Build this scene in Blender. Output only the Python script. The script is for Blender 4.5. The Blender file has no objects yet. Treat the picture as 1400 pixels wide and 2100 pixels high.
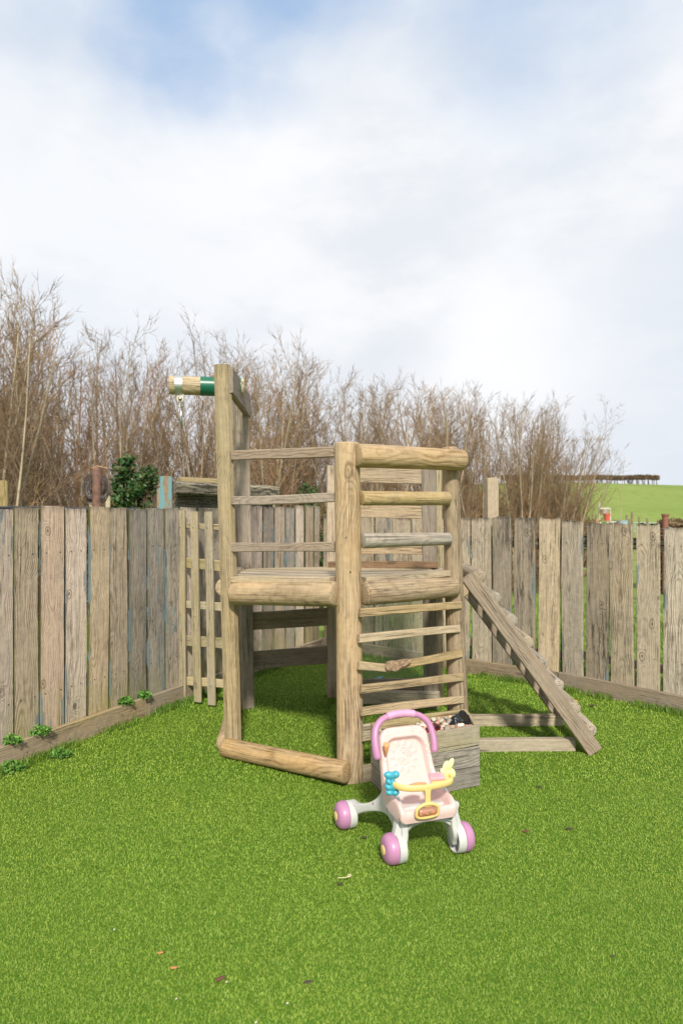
import bpy, bmesh, math, random
import numpy as np
from mathutils import Vector, Matrix
random.seed(7)
rng = np.random.default_rng(11)
S = bpy.context.scene
COL = S.collection
R = math.radians
EYE = 1.35

# ------------------------------------------------------------------ camera
cd = bpy.data.cameras.new('camera'); cam = bpy.data.objects.new('camera', cd); COL.objects.link(cam)
S.camera = cam
cam.location = (0, 0, EYE); cam.rotation_euler = (R(90), 0, 0)
cd.sensor_fit = 'VERTICAL'; cd.sensor_height = 36; cd.lens = 24
cd.clip_start = .05; cd.clip_end = 3000
cd.dof.use_dof = True; cd.dof.focus_distance = 3.5; cd.dof.aperture_fstop = 3.2

# ------------------------------------------------------------------ exposure
S.view_settings.view_transform = 'Standard'; S.view_settings.look = 'None'
S.view_settings.gamma = 1; S.view_settings.exposure = 0.36

# ------------------------------------------------------------------ node helper
class NT:
    def __init__(s, nt):
        s.nt = nt; nt.nodes.clear()
    def n(s, t, **k):
        o = s.nt.nodes.new(t)
        for a, b in k.items(): setattr(o, a, b)
        return o
    def L(s, a, b): s.nt.links.new(a, b)
    def put(s, sock, v):
        if isinstance(v, bpy.types.NodeSocket): s.L(v, sock)
        elif v is not None:
            if isinstance(v, (tuple, list)) and sock.type == 'RGBA' and len(v) == 3: v = (*v, 1)
            sock.default_value = v
    def m(s, op, a, b=None, c=None, clamp=False):
        o = s.n('ShaderNodeMath', operation=op, use_clamp=clamp)
        for i, v in enumerate((a, b, c)): s.put(o.inputs[i], v)
        return o.outputs[0]
    def v(s, op, a, b=None, sc=None):
        o = s.n('ShaderNodeVectorMath', operation=op)
        s.put(o.inputs[0], a)
        if b is not None: s.put(o.inputs[1], b)
        if sc is not None: s.put(o.inputs['Scale'], sc)
        return o.outputs['Value'] if op in ('DOT_PRODUCT', 'LENGTH', 'DISTANCE') else o.outputs['Vector']
    def noise(s, vec, scale=5, detail=3, rough=.55, dist=0, col=False):
        o = s.n('ShaderNodeTexNoise'); s.put(o.inputs['Vector'], vec)
        for k, x in (('Scale', scale), ('Detail', detail), ('Roughness', rough), ('Distortion', dist)): s.put(o.inputs[k], x)
        return o.outputs['Color' if col else 'Fac']
    def ss(s, x, lo, hi, a=0., b=1.):
        o = s.n('ShaderNodeMapRange', interpolation_type='SMOOTHSTEP', clamp=True)
        for i, q in enumerate((x, lo, hi, a, b)): s.put(o.inputs[i], q)
        return o.outputs[0]
    def mix(s, f, a, b, mode='MIX'):
        o = s.n('ShaderNodeMix', data_type='RGBA', blend_type=mode, clamp_factor=True)
        s.put(o.inputs[0], f); s.put(o.inputs[6], a); s.put(o.inputs[7], b)
        return o.outputs[2]
    def xyz(s, v):
        o = s.n('ShaderNodeSeparateXYZ'); s.put(o.inputs[0], v); return o.outputs
    def comb(s, x, y, z):
        o = s.n('ShaderNodeCombineXYZ')
        for i, q in enumerate((x, y, z)): s.put(o.inputs[i], q)
        return o.outputs[0]

# ------------------------------------------------------------------ world: blue spring sky behind bright cloud
SUN_EL, SHX, SHY = 39., -.10, 1.2
sun_dir = Vector((-SHX, -SHY, 0)).normalized() * math.cos(R(SUN_EL)) + Vector((0, 0, math.sin(R(SUN_EL))))
w = bpy.data.worlds.new('World'); S.world = w; w.use_nodes = True
T = NT(w.node_tree)
sky = T.n('ShaderNodeTexSky', sky_type='NISHITA', sun_disc=False)
sky.sun_elevation = R(SUN_EL); sky.sun_rotation = math.atan2(sun_dir.x, sun_dir.y)
sky.air_density = 1.0; sky.dust_density = .6; sky.ozone_density = 1.5
tcw = T.n('ShaderNodeTexCoord'); D = tcw.outputs['Generated']
def pdir(px, py):
    return Vector(((px-700)/1400, 1, (1050-py)/1400)).normalized()
wob = T.v('SUBTRACT', T.noise(D, 2.6, 6, .52, col=True), (.5, .5, .5))
DW = T.v('ADD', D, T.v('SCALE', wob, sc=.34))
def blob(px, py, r0, r1):
    return T.ss(T.v('DISTANCE', DW, tuple(pdir(px, py))), r1, r0)
blue = T.m('MAXIMUM', T.m('MULTIPLY', blob(380, -60, .03, .26), .9), T.m('MULTIPLY', blob(620, -40, .02, .24), .9))
blue = T.m('MAXIMUM', blue, T.m('MULTIPLY', blob(235, 90, .0, .13), .6))
blue = T.m('MAXIMUM', blue, T.m('MULTIPLY', blob(1050, -60, .02, .34), .5))
blue = T.m('MAXIMUM', blue, T.m('MULTIPLY', blob(20, 20, .02, .28), .45))
n_hi = T.noise(T.v('MULTIPLY', D, (1, 1, 1.7)), 2.2, 6, .58)
back = T.ss(T.noise(D, 1.6, 5, .6), .56, .68)          # breaks in the cloud elsewhere in the sky
yb = T.xyz(D)[1]
blue = T.m('MAXIMUM', blue, T.m('MULTIPLY', back, T.ss(yb, .55, .2)))
n2 = T.noise(T.v('ADD', T.v('MULTIPLY', D, (1, 1, 2.2)), (4.1, 2.2, .7)), 3.1, 7, .6)
shade = T.ss(n2, .36, .62)
ccol = T.mix(shade, (6.4, 6.7, 7.15), (7.5, 7.6, 7.75))
ccol = T.mix(T.m('MULTIPLY', blob(1330, 860, .05, .38), .45), ccol, (5.7, 6.2, 6.95))
ccol = T.mix(T.m('MULTIPLY', blob(960, 745, .0, .16), .8), ccol, (8.2, 8.2, 8.3))
ccol = T.mix(T.m('MULTIPLY', blob(1150, 640, .0, .2), .6), ccol, (8.1, 8.15, 8.3))
ccol = T.mix(T.m('MULTIPLY', blob(520, 230, .0, .2), .6), ccol, (8.1, 8.15, 8.3))
ccol = T.mix(T.m('MULTIPLY', blob(250, 640, .0, .3), .35), ccol, (6.7, 7.1, 7.8))
skyc = T.mix(.8, sky.outputs[0], (3.5, 4.95, 7.1))
bl = T.ss(T.m('MULTIPLY', blue, T.ss(n_hi, .25, .6, .55, 1.)), .05, .80)
fin = T.mix(bl, ccol, skyc)
bg = T.n('ShaderNodeBackground'); T.L(fin, bg.inputs[0]); bg.inputs[1].default_value = .1
wo = T.n('ShaderNodeOutputWorld'); T.L(bg.outputs[0], wo.inputs[0])

# ------------------------------------------------------------------ sun
sl = bpy.data.lights.new('sun', 'SUN'); so = bpy.data.objects.new('sun', sl); COL.objects.link(so)
sl.energy = 3.9; sl.angle = R(5); sl.color = (1, .94, .84)
so.rotation_euler = sun_dir.to_track_quat('Z', 'Y').to_euler(); so.location = (0, 0, 30)

# ------------------------------------------------------------------ object helpers
def W(px, py, d):
    return Vector(((px-700)/1400*d, d, EYE + (1050-py)/1400*d))
def G(px, py, z=0):
    d = 1400*(EYE-z)/(py-1050)
    return Vector(((px-700)/1400*d, d, z))
def tag(o, label=None, cat=None, group=None, kind=None):
    if label: o['label'] = label
    if cat: o['category'] = cat
    if group: o['group'] = group
    if kind: o['kind'] = kind
    return o
def thing(name, label, cat, loc=(0, 0, 0), group=None, rotz=0):
    o = bpy.data.objects.new(name, None); COL.objects.link(o); o.empty_display_size = .1
    o.location = loc; o.rotation_euler = (0, 0, rotz)
    return tag(o, label, cat, group)
def mk(name, verts, faces, mats, parent=None, M=None, smooth=None, fm=None, local=False):
    me = bpy.data.meshes.new(name); me.from_pydata([tuple(v) for v in verts], [], faces)
    for m in (mats if isinstance(mats, (list, tuple)) else [mats]): me.materials.append(m)
    if fm is not None: me.polygons.foreach_set('material_index', fm)
    if smooth is not None:
        me.polygons.foreach_set('use_smooth', [True]*len(me.polygons))
        if smooth < 180: me.set_sharp_from_angle(angle=R(smooth))
    me.update()
    o = bpy.data.objects.new(name, me); COL.objects.link(o)
    M = M or Matrix.Identity(4)
    if parent:
        o.parent = parent
        if local: o.matrix_basis = M
        else:
            ch = []; q = parent
            while q: ch.append(q); q = q.parent
            pm = Matrix.Identity(4)
            for q in reversed(ch): pm = pm @ q.matrix_basis
            o.matrix_basis = pm.inverted() @ M
    else: o.matrix_basis = M
    return o
def bm_obj(name, bm, mats, parent=None, M=None, smooth=None, local=False):
    bmesh.ops.recalc_face_normals(bm, faces=bm.faces)
    bm.verts.ensure_lookup_table()
    vs = [v.co.copy() for v in bm.verts]; fs = [[v.index for v in f.verts] for f in bm.faces]; fm = [f.material_index for f in bm.faces]
    bm.free()
    return mk(name, vs, fs, mats, parent, M, smooth, fm, local)
def frame(p0, p1, wdir):
    z = (p1-p0).normalized(); x = Vector(wdir); x = (x - z*x.dot(z)).normalized(); y = z.cross(x)
    M = Matrix((x, y, z)).transposed().to_4x4(); M.translation = p0
    return M, (p1-p0).length
def nail_faces(vs, fs, fm, pts, r=.0035, ny=-1, mi=1):
    """screw heads: small octagonal discs standing just proud; pts are (x,y,z) on a face whose normal is ny*Y"""
    for (x, y, z) in pts:
        b = len(vs)
        for k in range(7): vs.append((x+r*math.cos(k*.898), y+ny*.0012, z+r*math.sin(k*.898)))
        for k in range(7): vs.append((x+r*math.cos(k*.898), y-ny*.004, z+r*math.sin(k*.898)))
        fs.append([b+k for k in range(7)]); fm.append(mi)
        for k in range(7): fs.append([b+k, b+(k+1) % 7, b+7+(k+1) % 7, b+7+k]); fm.append(mi)
def plank(name, p0, p1, w_, t_, wdir, mat, parent, ch=.004, segs=7, warp=.003, rag=0., nails=(), ragbot=0., taper=0., cupnx=4, nside=-1, bow=0.):
    """board: width along wdir, thickness across it; slightly warped, chamfered, optionally with ragged ends"""
    M, Ln = frame(Vector(p0), Vector(p1), wdir)
    hw, ht = w_/2, t_/2
    prof = [(-hw+ch, -ht)]
    for i in range(1, cupnx): prof.append((-hw+ch+(w_-2*ch)*i/cupnx, -ht))
    prof += [(hw-ch, -ht), (hw, -ht+ch), (hw, ht-ch), (hw-ch, ht)]
    for i in range(1, cupnx): prof.append((hw-ch-(w_-2*ch)*i/cupnx, ht))
    prof += [(-hw+ch, ht), (-hw, ht-ch), (-hw, -ht+ch)]
    n = len(prof); rs = random.Random(hash((round(p0[0], 4), round(p1[0], 3), round(p0[2], 3), round(p0[1], 3))))
    ph = [rs.uniform(0, 6.28) for _ in range(4)]; amp = [rs.uniform(-warp, warp) for _ in range(4)]
    rags = [rs.uniform(-rag, 0) for _ in range(cupnx+1)]; ragb = [rs.uniform(0, ragbot) for _ in range(cupnx+1)]
    vs = []; fs = []; fm = []
    for s in range(segs+1):
        u = s/segs
        dx = amp[0]*math.sin(u*4+ph[0]) + bow*math.sin(u*math.pi); dy = amp[1]*math.sin(u*3+ph[1]); kx = 1+taper*u + (amp[2]/hw)*math.sin(u*6+ph[2])*.6
        for (x, y) in prof:
            z = Ln*u
            q = min(cupnx, max(0, round((x+hw)/w_*cupnx)))
            if s == segs: z += rags[q]
            if s == 0: z += ragb[q]
            vs.append((x*kx+dx, y+dy, z))
    for s in range(segs):
        for k in range(n):
            a = s*n+k; b = s*n+(k+1) % n
            fs.append([a, b, b+n, a+n]); fm.append(0)
    fs.append(list(range(n))[::-1]); fm.append(0)
    fs.append([segs*n+k for k in range(n)]); fm.append(0)
    if nails: nail_faces(vs, fs, fm, [(x, nside*(ht+.0015)+amp[1]*math.sin(z/Ln*3+ph[1]), z) for x, z in nails], ny=nside)
    return mk(name, vs, fs, [mat, M_screw] if nails else mat, parent, M, 35, fm)
def log(name, p0, p1, r, mat, parent, flat=None, sides=22, segs=9, bev=.012, wob=.02, r1=None, nails=(), wdir=(0, 0, 1), bend=0.):
    """round (or one-side-flattened) timber between two points; local -Y side is the one the screws sit on"""
    M, Ln = frame(Vector(p0), Vector(p1), wdir)
    r1 = r1 or r
    rs = random.Random(int(1000*abs(p0[0]+p1[2]*3+p0[1]*7)))
    ph = [rs.uniform(0, 6.28) for _ in range(4)]
    zs = [0, bev*.25, bev] + [bev+(Ln-2*bev)*i/segs for i in range(1, segs)] + [Ln-bev, Ln-bev*.25, Ln]
    vs = []; fs = []; fm = []
    for i, z in enumerate(zs):
        u = z/Ln; rr = r+(r1-r)*u
        if i in (0, len(zs)-1): rr -= bev*.75
        elif i in (1, len(zs)-2): rr -= bev*.25
        for k in range(sides):
            a = 2*math.pi*k/sides
            q = rr*(1+wob*math.sin(2*a+ph[0]+u*2)+wob*.6*math.sin(3*a+ph[1]-u*3)+wob*.5*math.sin(u*9+ph[2]))
            x, y = q*math.cos(a), q*math.sin(a)
            if flat is not None and y > flat*rr: y = flat*rr
            vs.append((x+bend*math.sin(u*math.pi), y, z))
    n = sides
    for s in range(len(zs)-1):
        for k in range(n):
            a = s*n+k; b = s*n+(k+1) % n
            fs.append([a, b, b+n, a+n]); fm.append(0)
    fs.append(list(range(n))[::-1]); fm.append(0)
    fs.append([(len(zs)-1)*n+k for k in range(n)]); fm.append(0)
    if nails: nail_faces(vs, fs, fm, [(x, -(r+(r1-r)*z/Ln)*math.sqrt(max(0, 1-(x/r)**2))*1.02, z) for x, z in nails], r=.0042)
    return mk(name, vs, fs, [mat, M_screw] if nails else mat, parent, M, 50, fm)
def tube_mesh(pts, rad, sides=8, closed=False, sy=1., cap=True, up=(0, 0, 1)):
    """verts, faces of a tube along a polyline; rad may be a list; sy squashes across"""
    pts = [Vector(p) for p in pts]; n = len(pts)
    if not isinstance(rad, (list, tuple)): rad = [rad]*n
    vs = []; fs = []; nrm = None
    for i, p in enumerate(pts):
        if closed: t = (pts[(i+1) % n]-pts[i-1]).normalized()
        else: t = (pts[min(i+1, n-1)]-pts[max(i-1, 0)]).normalized()
        if nrm is None:
            nrm = Vector(up); nrm = nrm - t*nrm.dot(t)
            if nrm.length < .01: nrm = Vector((1, 0, 0)) - t*t.x
            nrm.normalize()
        else:
            nrm = (nrm - t*nrm.dot(t)).normalized()
        b = t.cross(nrm)
        for k in range(sides):
            a = 2*math.pi*k/sides
            vs.append(p + nrm*(rad[i]*math.cos(a)) + b*(rad[i]*sy*math.sin(a)))
    for i in range(n if closed else n-1):
        for k in range(sides):
            a = i*sides+k; b2 = i*sides+(k+1) % sides; c = ((i+1) % n)*sides
            fs.append([a, b2, c+(k+1) % sides, c+k])
    if cap and not closed:
        fs.append(list(range(sides))[::-1]); fs.append([(n-1)*sides+k for k in range(sides)])
    return vs, fs
def tube(name, pts, rad, mat, parent=None, sides=8, closed=False, sy=1., smooth=50, up=(0, 0, 1), local=False, M=None):
    v, f = tube_mesh(pts, rad, sides, closed, sy, True, up)
    return mk(name, v, f, mat, parent, M, smooth, local=local)
def spline(pts, n=6, closed=False):
    out = []; N = len(pts); P = [Vector(p) for p in pts]
    for i in range(N if closed else N-1):
        a = P[i-1] if (closed or i > 0) else P[0]*2-P[1]
        b = P[i]; c = P[(i+1) % N]; d = P[(i+2) % N] if (closed or i+2 < N) else P[-1]*2-P[-2]
        for k in range(n):
            t = k/n
            out.append(.5*((2*b)+(c-a)*t+(2*a-5*b+4*c-d)*t*t+(3*b-a-3*c+d)*t*t*t))
    if not closed: out.append(P[-1])
    return out
def lathe(prof, n=32):
    """profile of (radius, axial) revolved about local X"""
    vs = []; fs = []
    for (r, a) in prof:
        for k in range(n):
            t = 2*math.pi*k/n; vs.append((a, r*math.cos(t), r*math.sin(t)))
    for i in range(len(prof)-1):
        for k in range(n):
            fs.append([i*n+k, i*n+(k+1) % n, (i+1)*n+(k+1) % n, (i+1)*n+k])
    return vs, fs
def extr(pts2, thick, bevel, plane='vz', seg=3):
    """closed outline extruded; plane 'vz' -> along x, 'uz' -> along y, 'uv' -> along z; edges rounded"""
    bm = bmesh.new()
    def mp(a, b, t):
        return (t, a, b) if plane == 'vz' else (a, t, b) if plane == 'uz' else (a, b, t)
    lo = [bm.verts.new(mp(a, b, -thick/2)) for a, b in pts2]; hi = [bm.verts.new(mp(a, b, thick/2)) for a, b in pts2]
    n = len(pts2)
    f1 = bm.faces.new(lo); f2 = bm.faces.new(hi[::-1])
    for k in range(n): bm.faces.new([lo[(k+1) % n], lo[k], hi[k], hi[(k+1) % n]])
    bmesh.ops.recalc_face_normals(bm, faces=bm.faces)
    if bevel:
        ed = [e for e in bm.edges if (e in f1.edges or e in f2.edges)]
        bmesh.ops.bevel(bm, geom=ed, offset=bevel, segments=seg, affect='EDGES', profile=.5)
    return bm

# ------------------------------------------------------------------ materials
def newmat(name):
    m = bpy.data.materials.new(name); m.use_nodes = True; return m, NT(m.node_tree)
def fin_mat(T, col, rough=.6, bump=None, bstr=.3, bdist=.003, spec=.5, metal=0, **kw):
    b = T.n('ShaderNodeBsdfPrincipled'); T.put(b.inputs['Base Color'], col); T.put(b.inputs['Roughness'], rough)
    b.inputs['Specular IOR Level'].default_value = spec; b.inputs['Metallic'].default_value = metal
    for k, v_ in kw.items(): T.put(b.inputs[k], v_)
    if bump is not None:
        q = T.n('ShaderNodeBump'); q.inputs['Strength'].default_value = bstr; q.inputs['Distance'].default_value = bdist
        T.L(bump, q.inputs['Height']); T.L(q.outputs[0], b.inputs['Normal'])
    o = T.n('ShaderNodeOutputMaterial'); T.L(b.outputs[0], o.inputs[0]); return b
def wood(name, light, dark, grey, greyamt=.4, ringp=.011, pith=.03, knots=.55, moss=0., mosscol=(.22, .21, .05), paint=None, paintamt=.0, flake=0., topdark=0., stain=.35, contrast=.6, halfw=.08, rough=.78, basemoss=0., edge_algae_shade=0., cells=(6.5, 6.5, 2.4), fibre=75):
    m, T = newmat(name)
    P = T.n('ShaderNodeTexCoord').outputs['Object']; rn = T.n('ShaderNodeObjectInfo').outputs['Random']
    wp = T.n('ShaderNodeNewGeometry').outputs['Position']
    sv = T.comb(T.m('MULTIPLY', rn, 37.), T.m('MULTIPLY', rn, 91.), T.m('MULTIPLY', rn, 153.))
    Q = T.v('ADD', P, sv)
    # knots
    vq = T.v('ADD', T.v('MULTIPLY', Q, (cells[0], .0, cells[2]*1.5)), T.v('SCALE', T.v('SUBTRACT', T.noise(Q, 7, 2, col=True), (.5,)*3), sc=.25))
    vo = T.n('ShaderNodeTexVoronoi'); T.L(vq, vo.inputs['Vector']); vo.inputs['Scale'].default_value = 1; vo.inputs['Randomness'].default_value = .9
    on = T.m('LESS_THAN', T.xyz(vo.outputs['Color'])[0], knots)
    d = T.m('ADD', vo.outputs['Distance'], T.m('SUBTRACT', 1.0, on))
    bulge = T.ss(d, .42, .0); kr = T.m('MULTIPLY', T.xyz(vo.outputs['Color'])[1], .09); core = T.ss(d, T.m('ADD', kr, .075), T.m('ADD', kr, .035)); ringk = T.m('MULTIPLY', T.ss(d, .19, .14), T.ss(d, .08, .13))
    # growth rings about a wandering pith
    wan = T.v('SCALE', T.v('SUBTRACT', T.noise(T.v('MULTIPLY', Q, (1.5, 1.5, 1.6)), 1.3, 2, .5, col=True), (.5,)*3), sc=.14)
    X = T.xyz(P); Wn = T.xyz(wan)
    ang = T.m('MULTIPLY', rn, 25.13)
    px_ = T.m('ADD', X[0], T.m('ADD', Wn[0], T.m('MULTIPLY', T.m('COSINE', ang), pith*.8)))
    py_ = T.m('ADD', X[1], T.m('ADD', Wn[1], pith))
    r = T.m('SQRT', T.m('ADD', T.m('MULTIPLY', px_, px_), T.m('MULTIPLY', py_, py_)))
    r = T.m('ADD', r, T.m('MULTIPLY', bulge, .032))
    fine = T.noise(T.v('MULTIPLY', Q, (1, 1, .05)), fibre, 4, .62)
    fine2 = T.noise(T.v('MULTIPLY', Q, (1, 1, .03)), fibre*3.2, 2, .6)
    med = T.noise(T.v('MULTIPLY', Q, (1, 1, .12)), 16, 4, .6)
    rr = T.m('ADD', T.m('DIVIDE', r, ringp), T.m('MULTIPLY', med, 1.1))
    rings = T.m('POWER', T.m('ADD', T.m('MULTIPLY', T.m('SINE', T.m('MULTIPLY', rr, 6.283)), .5), .5), 2.2)
    g = T.m('MULTIPLY', rings, T.ss(T.noise(Q, 3.5, 2), .3, .7, .25, 1.))
    g = T.m('ADD', T.m('MULTIPLY', g, .75), T.m('MULTIPLY', T.ss(fine, .42, .72), .55))
    g = T.m('MULTIPLY', g, contrast, clamp=True)
    ck = T.m('ABSOLUTE', T.m('SUBTRACT', T.noise(T.v('MULTIPLY', Q, (1, 1, .022)), 34, 3, .6), .5))
    crack = T.m('MULTIPLY', T.ss(ck, .019, .004), T.ss(T.noise(T.v('MULTIPLY', Q, (4, 4, 1)), 2.2, 3), .42, .62))
    blotch = T.noise(Q, 30, 5, .7)
    col = T.mix(g, light, dark)
    # silvery weathering and brown stain in large soft areas
    gw = T.ss(T.m('ADD', T.noise(T.v('MULTIPLY', Q, (3, 3, .9)), 2.1, 4, .6), T.m('MULTIPLY', rn, .15)), .42, .72)
    gcol = T.mix(g, grey, tuple(c*.5 for c in grey))
    col = T.mix(T.m('MULTIPLY', gw, greyamt), col, gcol)
    col = T.mix(T.ss(fine2, .38, .62, .0, .22), col, tuple(c*.55 for c in dark))
    col = T.mix(T.ss(blotch, .35, .7, 0, .3), col, tuple(min(1, c*1.35) for c in light))
    st = T.ss(T.noise(T.v('ADD', T.v('MULTIPLY', Q, (5, 5, 1.1)), (9, 3, 1)), 2.2, 5, .65), .55, .75)
    col = T.mix(T.m('MULTIPLY', st, stain), col, tuple(c*k for c, k in zip(dark, (1.25, .95, .75))))
    if moss:
        mm = T.ss(T.noise(T.v('MULTIPLY', Q, (6, 6, .8)), 2.6, 5, .6), .5, .78)
        edge = T.ss(T.m('ABSOLUTE', X[0]), halfw*.55, halfw*1.02)
        mm = T.m('MAXIMUM', mm, T.m('MULTIPLY', edge, T.ss(med, .4, .7)))
        col = T.mix(T.m('MULTIPLY', mm, moss), col, mosscol)
    if edge_algae_shade:  # board side faces: green algae plus painted shade that darkens the gaps
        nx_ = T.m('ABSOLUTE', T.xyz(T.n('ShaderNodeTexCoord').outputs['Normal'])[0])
        col = T.mix(T.m('MULTIPLY', T.ss(nx_, .35, .8), edge_algae_shade), col, T.mix(T.ss(med, .4, .7), (.03, .03, .016), (.11, .11, .035)))
    if basemoss:
        bz = T.ss(T.xyz(wp)[2], .42, .08)
        col = T.mix(T.m('MULTIPLY', T.m('MULTIPLY', bz, T.ss(med, .3, .62)), basemoss), col, mosscol)
    if flake:
        fl = T.ss(T.noise(T.v('MULTIPLY', Q, (1, 1, .1)), 38, 5, .7), .5, .56)
        reg = T.ss(T.noise(T.v('MULTIPLY', Q, (4, 4, 1.2)), 2.2, 3), .4, .6)
        col = T.mix(T.m('MULTIPLY', T.m('MULTIPLY', fl, reg), flake), col, (.075, .062, .05))
    if paint:
        pn = T.noise(T.v('MULTIPLY', Q, (1, 1, .22)), 12, 6, .68)
        pe = T.m('MULTIPLY', T.ss(T.m('ABSOLUTE', X[0]), halfw*.5, halfw), .13)
        pn = T.m('ADD', T.m('ADD', pn, pe), T.m('MULTIPLY', T.m('SUBTRACT', T.noise(T.v('MULTIPLY', Q, (1, 1, .6)), 2.7, 2), .5), .45))
        pm = T.ss(pn, .70-paintamt, .725-paintamt)
        col = T.mix(T.m('MULTIPLY', pm, .75), col, paint)
    if topdark:
        gz_ = T.xyz(T.n('ShaderNodeTexCoord').outputs['Generated'])[2]
        tz = T.ss(T.m('ADD', gz_, T.m('MULTIPLY', T.noise(T.v('MULTIPLY', Q, (1, 1, .35)), 30, 4, .7), .09)), 1.015, 1.05)
        col = T.mix(T.m('MULTIPLY', tz, topdark), col, (.10, .085, .06))
    col = T.mix(T.m('MULTIPLY', core, .72), col, tuple(c*.33 for c in dark))
    col = T.mix(T.m('MULTIPLY', ringk, .5), col, tuple(c*.5 for c in dark))
    col = T.mix(T.m('MULTIPLY', crack, .68), col, tuple(c*.25 for c in dark))
    hs = T.n('ShaderNodeHueSaturation'); T.L(col, hs.inputs['Color'])
    T.put(hs.inputs['Value'], T.m('ADD', .84 if not edge_algae_shade else .80, T.m('MULTIPLY', T.m('FRACT', T.m('MULTIPLY', rn, 7.3)), .34 if not edge_algae_shade else .52)))
    T.put(hs.inputs['Saturation'], T.m('ADD', .82, T.m('MULTIPLY', T.m('FRACT', T.m('MULTIPLY', rn, 13.7)), .36)))
    bh = T.m('SUBTRACT', T.m('ADD', T.m('MULTIPLY', fine, .6), T.m('MULTIPLY', fine2, .35)), T.m('MULTIPLY', g, .6))
    bh = T.m('SUBTRACT', bh, T.m('ADD', T.m('MULTIPLY', core, .5), T.m('MULTIPLY', crack, .8)))
    fin_mat(T, hs.outputs[0], rough, bh, .8, .005, spec=.25)
    return m
def plain(name, col, rough=.5, var=.1, scale=8, spec=.5, metal=0, dirt=None, dirtamt=0., bump=0., **kw):
    m, T = newmat(name)
    P = T.n('ShaderNodeTexCoord').outputs['Object']
    n = T.noise(P, scale, 5, .6)
    c = T.mix(T.ss(n, .3, .7), tuple(x*(1-var) for x in col), tuple(min(1, x*(1+var)) for x in col))
    if dirt:
        c = T.mix(T.m('MULTIPLY', T.ss(T.noise(P, scale*3.1, 6, .7), .5, .72), dirtamt), c, dirt)
    rg = T.m('ADD', rough, T.m('MULTIPLY', T.m('SUBTRACT', n, .5), .15))
    fin_mat(T, c, rg, T.noise(P, scale*9, 4) if bump else None, bump, .002, spec, metal, **kw)
    return m
M_screw = plain('screw_steel', (.07, .06, .05), .5, .2, 40)
M_tan = wood('tan_round_post', (.42, .30, .17), (.17, .10, .048), (.33, .275, .21), .45, .014, .02, .6, moss=.1, halfw=.06, contrast=.75, stain=.4)
M_log = wood('tan_log', (.43, .31, .18), (.175, .105, .05), (.33, .275, .21), .5, .012, .015, .6, moss=.12, halfw=.06, contrast=.75, stain=.4)
M_mossy = wood('mossy_post', (.37, .28, .15), (.17, .115, .055), (.31, .265, .19), .45, .010, .03, .5, moss=.5, mosscol=(.25, .22, .065), halfw=.05, contrast=.85)
M_greylog = wood('grey_log', (.37, .31, .235), (.19, .145, .10), (.34, .31, .27), .7, .010, .02, .4, contrast=.75)
M_rail = wood('grey_tan_rail', (.31, .24, .175), (.15, .105, .075), (.28, .235, .195), .6, .009, .04, .35, contrast=.85)
M_lath = wood('pale_lath', (.44, .33, .19), (.24, .16, .08), (.36, .30, .22), .35, .010, .05, .15, contrast=.7, stain=.15, moss=.15, halfw=.02)
M_deck = wood('deck_board', (.45, .36, .23), (.25, .18, .105), (.36, .31, .25), .5, .010, .06, .3, contrast=.7, stain=.25, moss=.15, halfw=.05)
M_panel = wood('pale_back_board', (.46, .365, .25), (.28, .20, .125), (.40, .34, .265), .5, .010, .05, .4, contrast=.6, stain=.2)
M_kick = wood('brown_kick_board', (.20, .135, .085), (.09, .058, .036), (.2, .14, .09), .2, .009, .035, .5, contrast=.8)
M_gp = wood('grey_square_post', (.28, .225, .165), (.155, .115, .08), (.27, .235, .195), .6, .009, .04, .3, contrast=.8)
M_fence = wood('weathered_fence_board', (.53, .425, .315), (.20, .135, .09), (.36, .31, .255), .55, .010, .05, .75, moss=.2, topdark=.6, mosscol=(.27, .25, .07), paint=(.155, .20, .215), paintamt=.035, halfw=.08, contrast=.8, stain=.35, basemoss=.5, edge_algae_shade=.95, cells=(8, 8, 3.4))
M_fencep = wood('pinkish_fence_board', (.56, .43, .34), (.24, .155, .11), (.39, .32, .265), .45, .010, .05, .85, moss=.2, topdark=.5, mosscol=(.27, .25, .07), paint=(.15, .20, .22), paintamt=.05, halfw=.08, contrast=.75, stain=.35, basemoss=.5, edge_algae_shade=.95, cells=(8, 8, 3.8))
M_fenceg = wood('grey_fence_board', (.37, .315, .255), (.145, .115, .085), (.27, .25, .225), .65, .009, .05, .6, moss=.2, topdark=.6, mosscol=(.25, .24, .07), paint=(.15, .21, .235), paintamt=.05, halfw=.08, contrast=.9, stain=.3, basemoss=.5, edge_algae_shade=.95, flake=.3, cells=(8, 8, 3.2))
M_fencer = wood('tan_paling', (.55, .45, .325), (.20, .15, .10), (.36, .315, .25), .5, .011, .05, .8, moss=.2, mosscol=(.28, .26, .07), paint=(.17, .22, .235), paintamt=.0, halfw=.08, contrast=.8, stain=.3, topdark=.9, flake=.3, cells=(8, 8, 3.0))
M_fencef = wood('flaking_paling', (.38, .315, .235), (.17, .13, .095), (.29, .26, .215), .5, .010, .05, .5, moss=.25, mosscol=(.26, .24, .07), paint=(.17, .22, .235), paintamt=.0, halfw=.08, contrast=.9, stain=.5, topdark=.8, flake=.9, cells=(8, 8, 3.0))
M_kerb = wood('gravel_board', (.33, .25, .165), (.19, .135, .09), (.28, .245, .2), .6, .012, .05, .6, moss=.25, halfw=.06, contrast=.55)
M_trel = wood('greenish_trellis', (.45, .375, .235), (.27, .21, .115), (.40, .35, .25), .4, .010, .04, .3, moss=.5, mosscol=(.31, .28, .09), halfw=.025, contrast=.6)
M_box = wood('planter_board', (.37, .31, .19), (.20, .15, .08), (.28, .255, .215), .5, .013, .035, .55, contrast=.8, stain=.25, moss=.2, halfw=.05)
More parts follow.
